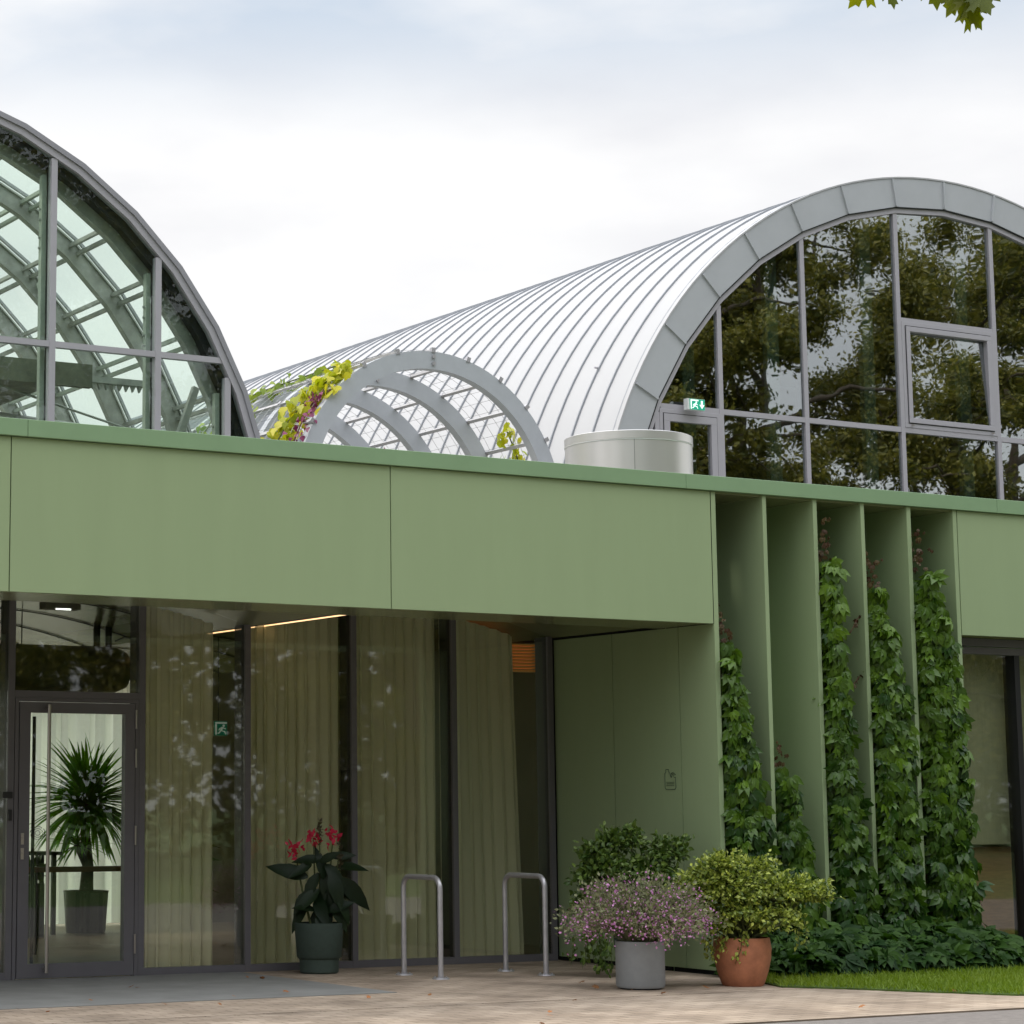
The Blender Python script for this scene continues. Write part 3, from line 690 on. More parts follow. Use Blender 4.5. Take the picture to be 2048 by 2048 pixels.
exit_sign('exit_sign', 12.36, 12.56, 24.0, 2.29, 2.46, 'green running man exit sign hanging inside the curtain gap', None, hang=3.4)

# ================================================================== greenhouse on the roof (left)
GC, GR, GY = (6.564, 3.785), 4.25, 19.7
gh = thing('greenhouse', 'barrel vaulted glass greenhouse with grey arch frame on the roof', 'greenhouse', (GC[0], GY, 4.12))
A0 = 0.0; angs = [A0 + 9 * k for k in range(21)]
def gpt(r, a): return (GC[0] + r * math.cos(math.radians(a)), GC[1] + r * math.sin(math.radians(a)))
def ghp(name, mb, mat, **k): return mb.build(name, mat, gh, **k)
RI = 4.14
ghp('arch_cover', MB().arc_band(GC, RI + .062, GR, GY - .05, GY + .16, 4.5, 175.5, 19), 'alu_dark')
ghp('arch_frame', MB().arc_band(GC, RI - .002, RI + .06, GY - .03, GY + .12, 4.5, 175.5, 19), 'alu')
inner = [gpt(RI - .004, 4.5 + 9 * k) for k in range(20)]
gmx = [gpt(RI, a)[0] for a in (157.5, 139.5, 121.5, 103.5, 76.5, 58.5)]
gmx = sorted([2 * GC[0] - x for x in (8.49, 9.565, 10.30)] + [6.0, 7.2, 8.49, 9.565, 10.30])
tz = 5.655
for x in gmx:
    zt = GC[1] + math.sqrt(max(0, (RI - .02) ** 2 - (x - GC[0]) ** 2))
    mo = ghp('mullion', B(x - .03, x + .03, GY - .02, GY + .05, 4.12, zt), 'alu')
    B(x - .026, x + .026, GY + .052, GY + .10, 4.12, zt - .01).build('inner_profile', 'black', mo)
    B(x - .066, x - .020, GY + .115, GY + .18, 4.12, zt - .13).build('steel_post', 'steel_pale', mo)
    bl = MB()
    for z in (zt - .45, zt - .55, zt - .72, zt - .82): bl.tube([(x - .064, GY + .15, z), (x - .082, GY + .15, z)], .014, 6)
    bl.build('bolt', 'steel', mo)
xs_ = [2.3] + gmx + [10.75]
tr = MB()
for a, b in zip(xs_[:-1], xs_[1:]):
    half = math.sqrt((RI - .01) ** 2 - (tz - GC[1]) ** 2)
    a2, b2 = max(a + .031, GC[0] - half), min(b - .031, GC[0] + half)
    if b2 > a2: ghp('transom', B(a2, b2, GY - .018, GY + .05, tz, tz + .055), 'alu')
for a, b in zip(xs_[:-1], xs_[1:]):
    for z0, z1 in ((4.12, tz + .001), (tz + .054, 9)):
        pl = window_poly(inner, a + .025, b - .025, z0, z1)
        if pl: ghp('pane', MB().prism_y(pl, GY + .012, GY + .018), 'g_house')
ghp('arch_gasket', MB().arc_band(GC, RI - .085, RI - .003, GY + .055, GY + .16, 4.5, 175.5, 19), 'black')
# steel ribs, purlins and roof glass
ribs = [GY + .24] + [20.88 + 1.175 * k for k in range(9)]
for y in ribs:
    rb = ghp('rib', MB().arc_band(GC, RI - .165, RI - .02, y - .022, y + .022, 4.5, 175.5, 19), 'steel')
    MB().arc_band(GC, RI - .178, RI - .166, y - .045, y + .045, 4.5, 175.5, 19).build('flange', 'steel', rb)
    MB().arc_band(GC, RI - .019, RI - .004, y - .045, y + .045, 4.5, 175.5, 19).build('flange', 'steel', rb)
for k in range(1, 19):
    a = 4.5 + 9 * k
    pu = MB()
    for da, dr_ in ((.75, .06), (-.75, .06)):
        p0 = gpt(RI - dr_, a + da)
        pu.tube([(p0[0], GY + .1, p0[1]), (p0[0], ribs[-1] + .05, p0[1])], .026, 4)
    ghp('purlin', pu, 'steel' if k % 3 else 'steel_pale')
rgm = MB()
for k in range(19):
    (xa, za), (xb, zb) = gpt(RI + .03, 4.5 + 9 * k), gpt(RI + .03, 13.5 + 9 * k)
    for y0, y1 in zip(ribs[:-1], ribs[1:]): rgm.add([(xa, y0, za), (xb, y0, zb), (xb, y1, zb), (xa, y1, za)], [(0, 1, 2, 3)])
ghp('roof_glazing', rgm, 'g_roof')
gb = MB()
for y in ribs[1:]:
    gb.arc_band(GC, RI + .035, RI + .06, y - .018, y + .018, 4.5, 175.5, 19)
ghp('glazing_bar', gb, 'alu_dark')
ye = ribs[-1]
pl = [gpt(RI, 4.5 + 9 * k) for k in range(20)]
ghp('end_glazing', MB().prism_y(window_poly(pl, -9, 99, 4.12, 99), ye + .06, ye + .066), 'g_roof')
eg = MB()
for x in gmx:
    zt = GC[1] + math.sqrt(max(0, (RI - .02) ** 2 - (x - GC[0]) ** 2)); eg.box(x - .03, x + .03, ye + .07, ye + .12, 4.12, zt)
ghp('end_mullion', eg, 'alu')
# raised walkway, hangers and machinery inside
wk = ghp('walkway', MB().box(4.6, 8.95, 20.3, 22.9, 5.50, 5.62).box(4.6, 9.15, 20.25, 20.33, 5.42, 5.64), 'wood_dark')
rk = MB()
for k in range(12): rk.prism_y([(9.0 + .07 * k, 5.50), (9.05 + .07 * k, 5.50), (9.02 + .07 * k, 5.44)], 20.4, 20.44)
rk.box(8.9, 9.9, 20.38, 20.46, 5.50, 5.56)
rk.build('rack_bar', 'steel', wk)
gr_ = MB()
for x in (8.0, 9.45): gr_.box(x - .02, x + .02, 22.2, 22.24, 5.5, 6.25)
gr_.box(8.0, 9.45, 22.2, 22.24, 6.21, 6.26)
gr_.build('guard_rail', 'steel_pale', wk)
for x, y, z in ((9.35, 22.0, 6.72), (8.55, 22.3, 6.6)):
    MB().tube([(x, y, 5.6), (x, y, z)], .012, 6).tube([(x + .04 * math.cos(t), y, z + .04 + .04 * math.sin(t)) for t in np.linspace(0, 6.3, 13)], .012, 5).build('hanger_rod', 'steel_pale', wk)
st = MB()
st.tube([(7.0, 21.9, 5.02), (9.45, 21.9, 4.86)], .016, 6).tube([(7.6, 21.2, 5.32), (10.4, 21.2, 5.16)], .020, 6).tube([(8.3, 20.8, 5.5), (10.2, 20.8, 5.05)], .012, 6)
st.tube([(9.45 + .05 * math.cos(t), 21.9, 4.86 + .05 * math.sin(t)) for t in np.linspace(0, 6.3, 13)], .02, 6)
ghp('tie_rod', st, 'steel')
ghp('brace', MB().tube([(9.72, GY + .5, 4.12), (10.22, GY + .5, 5.50)], .045, 4), 'steel')
ch = MB()
for x in (7.95, 8.12, 8.3): ch.tube([(x, 21.6, 4.15), (x + .02, 21.6, 5.4)], .006, 4)
ghp('chain', ch, 'steel')

# ================================================================== vaulted hall (right)
VC, VR, VY = (21.354, 3.785), 5.473, 21.5
VI = 5.105
vh = thing('vaulted_hall', 'large hall with curved white standing seam roof and arched window', 'building', (VC[0], VY, 0))
def vp(name, mb, mat, **k): return mb.build(name, mat, vh, **k)
VEND = 47.0
rf = MB(); na = 72
rf.arc_band(VC, VR - .06, VR, VY, VEND, -4, 184, na)
vp('roof', rf, 'roofmetal', smooth=True, auto=40)
sm = MB(); y = VY + .055
while y < VEND:
    sm.arc_band(VC, VR - .004, VR + .022, y - .009, y + .009, 8, 172, 60); y += .42
vp('roof_seam', sm, 'seam', smooth=True, auto=40)
edge = vp('roof_edge', MB().arc_band(VC, VR + .001, VR + .02, VY - .03, VY + .05, -4, 184, na), 'roofmetal', smooth=True, auto=40)
fs_ = MB()
va = [80.85 + 9 * k for k in range(-9, 12)]
for a0, a1 in zip(va[:-1], va[1:]):                        # flat sheets: curved outside, straight inside
    vs = []
    nn = 6
    for q in range(nn + 1):
        a = math.radians(a0 + .12 + (a1 - a0 - .24) * q / nn); vs.append((VC[0] + (VR - .002) * math.cos(a), VC[1] + (VR - .002) * math.sin(a)))
    for a in (a1 - .12, a0 + .12):
        vs.append((VC[0] + VI * math.cos(math.radians(a)), VC[1] + VI * math.sin(math.radians(a))))
    fs_.prism_y(vs, VY - .02, VY + .0)
vp('fascia', fs_, 'fascia')
for a in va:
    sj = MB()
    c_, s_ = math.cos(math.radians(a)), math.sin(math.radians(a))
    p0 = (VC[0] + (VI + .015) * c_, VC[1] + (VI + .015) * s_); p1 = (VC[0] + (VR - .01) * c_, VC[1] + (VR - .01) * s_)
    t_ = (-s_ * .012, c_ * .012)
    sj.prism_y([(p0[0] + t_[0], p0[1] + t_[1]), (p1[0] + t_[0], p1[1] + t_[1]), (p1[0] - t_[0], p1[1] - t_[1]), (p0[0] - t_[0], p0[1] - t_[1])], VY - .045, VY - .001)
    vp('fascia_seam', sj, 'fascia')
vp('fascia_backing', MB().arc_band(VC, VI, VR - .062, VY + .002, VY + .05, -4, 184, na), 'gap')
def vpt(r, a): return (VC[0] + r * math.cos(math.radians(a)), VC[1] + r * math.sin(math.radians(a)))
fr_ = MB(); sh_ = MB()
for a0, a1 in zip(va[:-1], va[1:]):
    fr_.prism_y([vpt(VI - .002, a0), vpt(VI - .002, a1), vpt(VI - .062, a1), vpt(VI - .062, a0)], VY + .0, VY + .10)
    sh_.prism_y([vpt(VI + .012, a0), vpt(VI + .012, a1), vpt(VI - .001, a1), vpt(VI - .001, a0)], VY - .024, VY - .006)
vp('arch_frame', fr_, 'alu'); vp('arch_gasket', sh_, 'gap')
vin = [vpt(VI - .055, a) for a in va]
mul = sorted(vpt(VI, 80.85 + 18 * k)[0] for k in (-3, -2, -1, 0, 1, 2, 3, 4))
vz = 6.085; HW = .032
for i, x in enumerate(mul):
    zt = VC[1] + math.sqrt((VI - .06) ** 2 - (x - VC[0]) ** 2)
    mo = vp('mullion', B(x - HW, x + HW, VY + .01, VY + .07, 4.12, zt), 'alu')
    B(x - HW + .004, x + HW - .004, VY + .074, VY + .17, 4.12, zt - .02).build('inner_profile', 'black', mo)
    B(x - .30, x - .12, VY + .34, VY + .42, 4.12, zt - .12).build('inner_post', 'post', mo)
edges = [VC[0] - 5.1] + mul + [VC[0] + 5.1]
kwin = [i for i in range(len(edges) - 1) if abs(edges[i] - vpt(VI, 98.85)[0]) < .02][0]
tm = MB()
for i, (a, b) in enumerate(zip(edges[:-1], edges[1:])):
    half = math.sqrt((VI - .06) ** 2 - (vz - VC[1]) ** 2); a2, b2 = max(a + HW + .001, VC[0] - half), min(b - HW - .001, VC[0] + half)
    if b2 > a2: vp('transom', B(a2, b2, VY + .012, VY + .07, vz - .062, vz), 'alu')
    if i == kwin: vp('transom', B(a + HW + .001, b - HW - .001, VY + .012, VY + .07, 7.41, 7.455), 'alu')
for i, (a, b) in enumerate(zip(edges[:-1], edges[1:])):
    zr = [(4.12, vz - .06), (vz - .001, 12)] if i != kwin else [(4.12, vz - .06), (7.454, 12)]
    if i == 1: zr = [(vz - .001, 12)]
    for z0, z1 in zr:
        pl = window_poly(vin, a + HW - .006, b - HW + .006, z0, z1)
        if pl: vp('pane', MB().prism_y(pl, VY + .04, VY + .046).tilt(rnd.gauss(0, .0035), rnd.gauss(0, .003)), 'g_vault')
# opening window unit in the crown bay
a, b = edges[kwin] + HW + .001, edges[kwin + 1] - HW - .001
z0, z1 = vz + .001, 7.409
def ring(mb, x0, x1, za, zb, w_, y0, y1):
    return mb.box(x0, x1, y0, y1, za, za + w_).box(x0, x1, y0, y1, zb - w_, zb).box(x0, x0 + w_, y0, y1, za + w_, zb - w_).box(x1 - w_, x1, y0, y1, za + w_, zb - w_)
ow = vp('opening_window', ring(MB(), a, b, z0, z1, .055, VY + .005, VY + .07), 'alu', bevel=.002)
ring(MB(), a + .060, b - .060, z0 + .060, z1 - .060, .062, VY - .012, VY + .06).build('sash', 'alu', ow, bevel=.004)
ring(MB(), a + .050, b - .050, z0 + .050, z1 - .050, .0095, VY + .0, VY + .003).build('gasket', 'gap', ow)
po_ = B(a + .119, b - .119, VY + .03, VY + .036, z0 + .119, z1 - .119).tilt(.008, .055).build('sash_pane', 'g_vault', ow)
hw_ = MB()
for x in (a + .10, b - .10): hw_.box(x - .02, x + .02, VY - .022, VY - .012, z0 + .022, z0 + .036)
hw_.build('latch', 'inox', ow)
# glazed roof door at the left springing
a, b = mul[0] + HW + .001, mul[1] - HW - .001
rd = vp('roof_door', ring(MB(), a, b, 4.0, vz - .063, .05, VY + .005, VY + .07), 'alu', bevel=.002)
ring(MB(), a + .054, b - .054, 4.05, vz - .117, .085, VY - .006, VY + .06).build('leaf', 'alu', rd, bevel=.003)
ring(MB(), a + .046, b - .046, 4.04, vz - .109, .0075, VY + .001, VY + .004).build('gasket', 'gap', rd)
B(a + .138, b - .138, VY + .03, VY + .036, 4.13, vz - .20).build('door_pane', 'g_vault', rd)
# hall body
vp('side_wall', MB().box(15.9, 16.1, VY + .2, VEND, 0, 4.6).box(26.6, 26.8, VY + .2, VEND, 0, 4.6), 'concrete')
vp('hall_floor', B(16.1, 26.6, VY - .05, VEND, 4.0, 4.1), 'gable_dark')
vp('inner_lining', MB().arc_band(VC, VR - .12, VR - .10, VY + .3, VEND - .1, 0, 180, 48), 'room_wall')
endp = [vpt(VI + .3, a) for a in range(0, 181, 6)]
vp('rear_gable', MB().prism_y(endp, VEND - .1, VEND - .05), 'gable_dark')
cb = MB().tube([(16.6, VY + .9, 6.62), (25.5, VY + .9, 6.62)], .012, 6)
vp('tension_cable', cb, 'alu')
exit_sign('exit_sign', 17.15, 17.40, VY - .12, 6.015, 6.145, 'green exit sign with white down arrow above the roof door', 'down')

# ================================================================== round vent on the roof
vt = thing('roof_vent', 'squat round brushed metal vent drum behind the parapet', 'vent', (14.31, 18.78, 4.12))
cx_, cy_, r_ = 14.31, 18.78, .625
MB().lathe([(r_, 4.12), (r_, 5.018), (r_ + .006, 5.022), (r_ + .006, 5.098), (r_ - .004, 5.104), (r_ - .03, 5.104), (r_ - .03, 4.9), (.0, 4.9)], cx_, cy_, 96).build('drum', 'vent', vt, smooth=True, auto=30)
MB().arc_band((0, 0), 0, 0, 0, 0, 0, 1, 1)
MB().lathe([(r_ + .002, 5.010), (r_ + .007, 5.014), (r_ + .002, 5.018)], cx_, cy_, 96).build('flange', 'sign_side', vt, smooth=True)
a = math.radians(238)
MB().tube([(cx_ + (r_ + .001) * math.cos(a), cy_ + (r_ + .001) * math.sin(a), 4.12), (cx_ + (r_ + .001) * math.cos(a), cy_ + (r_ + .001) * math.sin(a), 5.10)], .003, 4).build('seam', 'fix', vt)

# ================================================================== pergola of grey arches
PC, PR = (12.80, 4.488), 1.572
pg = thing('arched_pergola', 'row of small grey arches with bars and climbing plants on the roof', 'pergola', (PC[0], 20.0, 4.12))
PY = [20.0, 21.09, 22.05, 23.1, 24.15, 25.2]
for y in PY:
    ar = pg_ = MB().arc_band(PC, PR - .182, PR, y, y + .11, -12, 192, 56).build('arch', 'pergola', pg, smooth=True, auto=40)
    bt = MB()
    for r2 in (PR - .055, PR - .125): bt.tube([(PC[0] + .012, y - .022, PC[1] + r2), (PC[0] + .012, y, PC[1] + r2)], .020, 8)
    bt.build('bolt', 'galv', ar)
PA = [1, 14, 29, 43.5, 58.5, 74, 89.5, 105, 120.5, 136, 151.5, 166, 180]
for a in PA:
    p0 = (PC[0] + (PR + .014) * math.cos(math.radians(a)), PC[1] + (PR + .014) * math.sin(math.radians(a)))
    c_, s_ = math.cos(math.radians(a)), math.sin(math.radians(a)); q = MB()
    q.prism_y([(p0[0] + dx * -s_ * .018 + dz * c_ * .014, p0[1] + dx * c_ * .018 + dz * s_ * .014) for dx, dz in ((-1, -1), (1, -1), (1, 1), (-1, 1))], PY[0] + .02, PY[-1] + .1)
    bar = q.build('bar', 'purlin', pg)
    q = MB()
    for y in PY[:2]: q.prism_y([(p0[0] + dx * -s_ * .022 + dz * c_ * .026, p0[1] + dx * c_ * .022 + dz * s_ * .026) for dx, dz in ((-1, -1), (1, -1), (1, 1), (-1, 1))], y - .01, y + .03)
    q.build('clamp', 'galv', bar)
ws = MB()
for y in np.arange(20.15, 25.3, .18):
    ws.tube([(PC[0] + (PR + .035) * math.cos(t), y, PC[1] + (PR + .035) * math.sin(t)) for t in np.linspace(-.1, PI + .1, 30)], .0022, 3, False)
for a in np.linspace(0, 180, 37):
    p0 = (PC[0] + (PR + .035) * math.cos(math.radians(a)), PC[1] + (PR + .035) * math.sin(math.radians(a))); ws.tube([(p0[0], 20.1, p0[1]), (p0[0], 25.3, p0[1])], .0022, 3, False)
ws.build('wire_net', 'wire', pg)
def ppt(a, y, dr=.06): return (PC[0] + (PR + dr) * math.cos(math.radians(a)), y, PC[1] + (PR + dr) * math.sin(math.radians(a)))
def pergola_vine(label, mat, path, nleaf, size, spread, seed, stemmat='stem', zbottom=True):
    """path: list of (angle, y) up the net; leaves crowd along it"""
    r = np.random.default_rng(seed)
    base = ppt(*path[0]); t = thing('climbing_vine', label, 'vine', base, 'vines on the roof pergola')
    pts = [ppt(a, y) for a, y in path]; pts = [(pts[0][0], pts[0][1], 4.12)] + pts
    MB().tube(pts, .008, 5).build('stem', stemmat, t)
    P_ = np.array(pts[1:]); seg = r.uniform(0, len(P_) - 1.001, nleaf); i0 = seg.astype(int); f = (seg - i0)[:, None]
    pos = P_[i0] * (1 - f) + P_[i0 + 1] * f + r.normal(0, 1, (nleaf, 3)) * np.array(spread)
    out_ = pos - np.array([PC[0], 0, PC[1]]); out_[:, 1] = 0
    nrm = out_ / (np.linalg.norm(out_, axis=1, keepdims=True) + 1e-6) * .9 + r.normal(0, .45, (nleaf, 3)) + [0, -.4, .1]
    up = r.normal(0, .5, (nleaf, 3)) + [0, 0, -.9]
    leaves_obj('foliage', mat, HOP, pos, nrm, up, r.uniform(size * .7, size * 1.25, nleaf), r.random(nleaf), t)
pergola_vine('bright yellow vine climbing the left flank of the roof pergola', 'leaf_hop', [(166, 20.5), (158, 20.5), (150, 20.45), (143, 20.35), (136, 20.3), (130, 20.2), (124, 20.12)], 260, .115, (.05, .13, .05), 31)
pergola_vine('purple leaved vine beside the yellow one on the pergola', 'leaf_purple', [(170, 20.15), (162, 20.15), (153, 20.12), (146, 20.13), (138, 20.1)], 90, .06, (.04, .07, .05), 32, 'stem_red')
pergola_vine('yellow green vine running along the upper left bars of the pergola', 'leaf_hopgreen', [(168, 22.7), (150, 22.5), (136, 22.6), (122, 22.4), (118, 22.0), (116, 21.6), (114, 21.2), (112, 20.8)], 120, .10, (.06, .12, .04), 33)
pergola_vine('pale green vine trailing at the far left end of the pergola', 'leaf_hopgreen', [(175, 22.0), (160, 22.1), (150, 21.9), (140, 21.9), (132, 22.1)], 55, .13, (.05, .22, .05), 34)
pergola_vine('yellow vine hanging inside the right foot of the pergola', 'leaf_hop', [(8, 20.75), (16, 20.72), (23, 20.68), (30, 20.66), (38, 20.62)], 60, .115, (.05, .06, .05), 35)
pergola_vine('thin green sprays at the right foot of the pergola', 'leaf_hopgreen', [(4, 21.0), (12, 20.98), (20, 20.95), (25, 20.95)], 60, .05, (.10, .12, .10), 36)
pergola_vine('sparse dark sprays rising inside the middle of the pergola', 'leaf_purple', [(20, 22.9), (28, 23.1), (34, 23.2)], 46, .05, (.05, .20, .10), 37, 'stem_red')
pergola_vine('small purple sprig outside the right foot of the pergola', 'leaf_purple', [(6, 20.05), (12, 20.05), (17, 20.04)], 26, .055, (.03, .02, .04), 38, 'stem_red')

# ================================================================== bike hoops
def hoop(x, y0, y1, label):
    t = thing('bike_stand', label, 'bike stand', (x, (y0 + y1) / 2, 0), 'bike hoops in front of the glass')
    H, R_ = .877, .10; pts = [(x, y0, .01), (x, y0, H - R_)]
    for k in range(1, 9): a = PI / 2 * k / 8; pts.append((x, y0 + (R_ - R_ * math.cos(a)) * (1 if y1 > y0 else -1), H - R_ + R_ * math.sin(a)))
    for k in range(0, 9): a = PI / 2 * k / 8; pts.append((x, y1 - (R_ - R_ * math.sin(a)) * (1 if y1 > y0 else -1), H - R_ + R_ * math.cos(a)))
    pts.append((x, y1, .01)); MB().tube(pts, .0245, 16).build('hoop', 'galv', t, smooth=True, auto=50)
    for y in (y0, y1):
        bp_ = MB().lathe([(.0, .012), (.075, .012), (.078, .0)], x, y, 24)
        bp_ = bp_.build('base_plate', 'galv', t)
        bo = MB()
        for a in range(4): bo.lathe([(.009, .012), (.009, .024), (.0, .026)], x + .055 * math.cos(a * PI / 2 + .6), y + .055 * math.sin(a * PI / 2 + .6), 8)
        bo.build('bolt', 'galv', bp_)
    return t
hoop(11.57, 18.66, 18.05, 'steel tube bike hoop nearer the red flowering pot')
hoop(12.66, 18.64, 18.0, 'steel tube bike hoop nearer the pink flowering pot')

# ================================================================== potted plants
# canna
cx_, cy_ = 11.02, 19.24
t = thing('potted_canna', 'dark green pot of red flowering canna beside the glass', 'potted plant', (cx_, cy_, 0))
po = MB().lathe([(.0, .0), (.165, .0), (.178, .015), (.180, .10), (.183, .128), (.196, .138), (.205, .150), (.226, .44), (.226, .452), (.208, .452), (.205, .40), (.0, .40)], cx_, cy_, 56).build('pot', 'pot_green', t, smooth=True, auto=35)
MB().lathe([(.0, .405), (.206, .402)], cx_, cy_, 32).build('soil', 'soil', po)
rs = random.Random(3)
stems = [(-.22, 0, 1.11, .75), (-.05, .0, 1.21, 1.0), (.13, .0, 1.22, 1.0), (.01, .0, 1.37, 1.0), (.20, .0, 1.16, 1.0)]
sb = MB()
for dx, dy, zt, k in stems:
    sb.tube([(cx_ + .88 * dx * .3, cy_ - .474 * dx * .3, .40), (cx_ + .88 * dx * .7, cy_ - .474 * dx * .7, .75), (cx_ + .88 * dx, cy_ - .474 * dx, zt)], [.012, .010, .004], 6)
sb.build('stem', 'stem', t)
# view axes: rx points right in the picture, used only to spread the leaves round the plant
cl_ = [(-.16, .86, -1.0, .35, .44), (-.10, .62, -.7, -.9, .34), (.02, .93, .15, -1.0, .44), (.08, .80, -.2, -.9, .40), (.16, .92, .3, -1.0, .42), (.26, .95, 1.0, .1, .34), (.22, .86, .7, -.7, .46), (-.02, 1.02, -.9, .05, .30),
       (.05, .60, -.4, -.9, .34), (-.08, .75, -.8, -.6, .36), (.12, .66, .5, -.9, .36), (.18, 1.04, .9, .15, .26), (0, .7, .1, -.4, .4), (-.12, .56, -.5, .2, .28), (.10, .55, .6, .3, .3), (.0, .85, -.1, .8, .34), (-.02, .58, .2, -.9, .3), (.14, .60, -.1, -.9, .3), (.02, 1.0, .5, .3, .25), (.3, .80, 1.0, -.8, .3), (-.22, .74, -.8, -1.0, .30), (.30, .70, .7, -1.1, .32), (-.06, .90, -.5, -.8, .34), (.10, .98, .6, -.6, .32), (-.14, .98, -.7, -.3, .28), (.04, .72, .0, -1.0, .34), (-.04, .50, -.3, -.6, .26), (.12, .48, .3, -.6, .26), (.02, .55, .0, -.5, .28)]
pos = []; nm = []; up_ = []; sz = []
vx = np.array([.88, -.474, 0])
for u, z, du, dz, s_ in cl_:
    pos.append(np.array([cx_, cy_, z]) + vx * u * .55 + np.array([rs.uniform(-.05, .05), rs.uniform(-.08, .03), 0]))
    d = vx * du + np.array([-.47, -.88, 0]) * rs.uniform(.0, .45) + np.array([0, 0, dz]); up_.append(d); nm.append(np.array([-.47, -.88, .25]) + np.array([rs.uniform(-.5, .5), rs.uniform(-.3, .3), rs.uniform(0, .7)])); sz.append(s_ * .88)
leaves_obj('leaf', 'leaf_canna', leaf_template([(0, .03), (.1, .10), (.3, .18), (.5, .185), (.75, .12), (.92, .04), (1, .004)], .25, .30), pos, nm, up_, sz, nr.random(len(pos)), t)
for dx, dy, zt, k in stems:
    c = np.array([cx_ + .88 * dx, cy_ - .474 * dx, zt])
    if zt in (1.11, 1.21, 1.22):
        n = 24; d = rdir(n, .25); leaves_obj('flower', 'petal_red', OVATE, c + nr.normal(0, 1, (n, 3)) * [.03, .03, .036], rdir(n), d, nr.uniform(.045, .08, n), nr.random(n), t)
    else:
        n = 34; leaves_obj('bud_spike', 'bud', SMALL, np.c_[np.full(n, c[0]), np.full(n, c[1]), np.linspace(zt - .22, zt, n)], rdir(n), rdir(n, .8), nr.uniform(.03, .05, n), nr.random(n), t)

# pink fine flowering plant in grey cylinder
cx_, cy_ = 12.44, 16.33
t = thing('potted_gaura', 'grey cylinder pot with a haze of small pink flowers', 'potted plant', (cx_, cy_, 0))
po = MB().lathe([(.0, .012), (.185, .012), (.192, .012), (.204, .03), (.205, .385), (.20, .392), (.188, .39), (.186, .33), (.0, .33)], cx_, cy_, 56).build('pot', 'pot_grey', t, smooth=True, auto=35)
MB().lathe([(.17, .0), (.17, .013), (.0, .013)], cx_, cy_, 32).build('foot', 'black', po)
MB().lathe([(.0, .345), (.187, .342)], cx_, cy_, 32).build('soil', 'soil', po)
r = np.random.default_rng(5); sb = MB(); fp_ = []; lp_ = []; ld_ = []
for k in range(430):
    a = r.uniform(0, 2 * PI); reach = .12 + .56 * math.sqrt(r.random()); hh = .60 * math.sqrt(max(.02, 1 - (reach / .74) ** 2)) * r.uniform(.45, 1.05)
    st_ = np.array([cx_ + .12 * math.cos(a) * r.random(), cy_ + .12 * math.sin(a) * r.random(), .34])
    en = np.array([cx_ + reach * math.cos(a), cy_ + reach * math.sin(a), .36 + hh - .10 * (reach > .5) * r.random()])
    mid = st_ * .5 + en * .5 + np.array([0, 0, .16 + .10 * reach]); pts = [(1 - q) ** 2 * st_ + 2 * q * (1 - q) * mid + q * q * en for q in (0, .25, .5, .75, 1)]
    sb.tube(pts, [.0035, .003, .0025, .002, .0015], 3, False)
    for q in range(16):
        s_ = r.uniform(.25, 1.05); p = (1 - s_) ** 2 * st_ + 2 * s_ * (1 - s_) * mid + s_ * s_ * en + r.normal(0, .028, 3)
        lp_.append(p); ld_.append(en - st_ + r.normal(0, .4, 3))
    for q in range(r.integers(4, 8)): fp_.append(en + r.normal(0, .045, 3) - (en - st_) * r.uniform(0, .28))
sb.build('stem', 'stem_grey', t)
n = len(lp_); leaves_obj('foliage', 'leaf_grey', SMALL, lp_, rdir(n), ld_, r.uniform(.02, .045, n), r.random(n), t)
n = len(fp_); d = rdir(n); leaves_obj('flower', 'petal_pink', TINY, fp_, d, rdir(n), r.uniform(.011, .022, n), r.random(n), t)

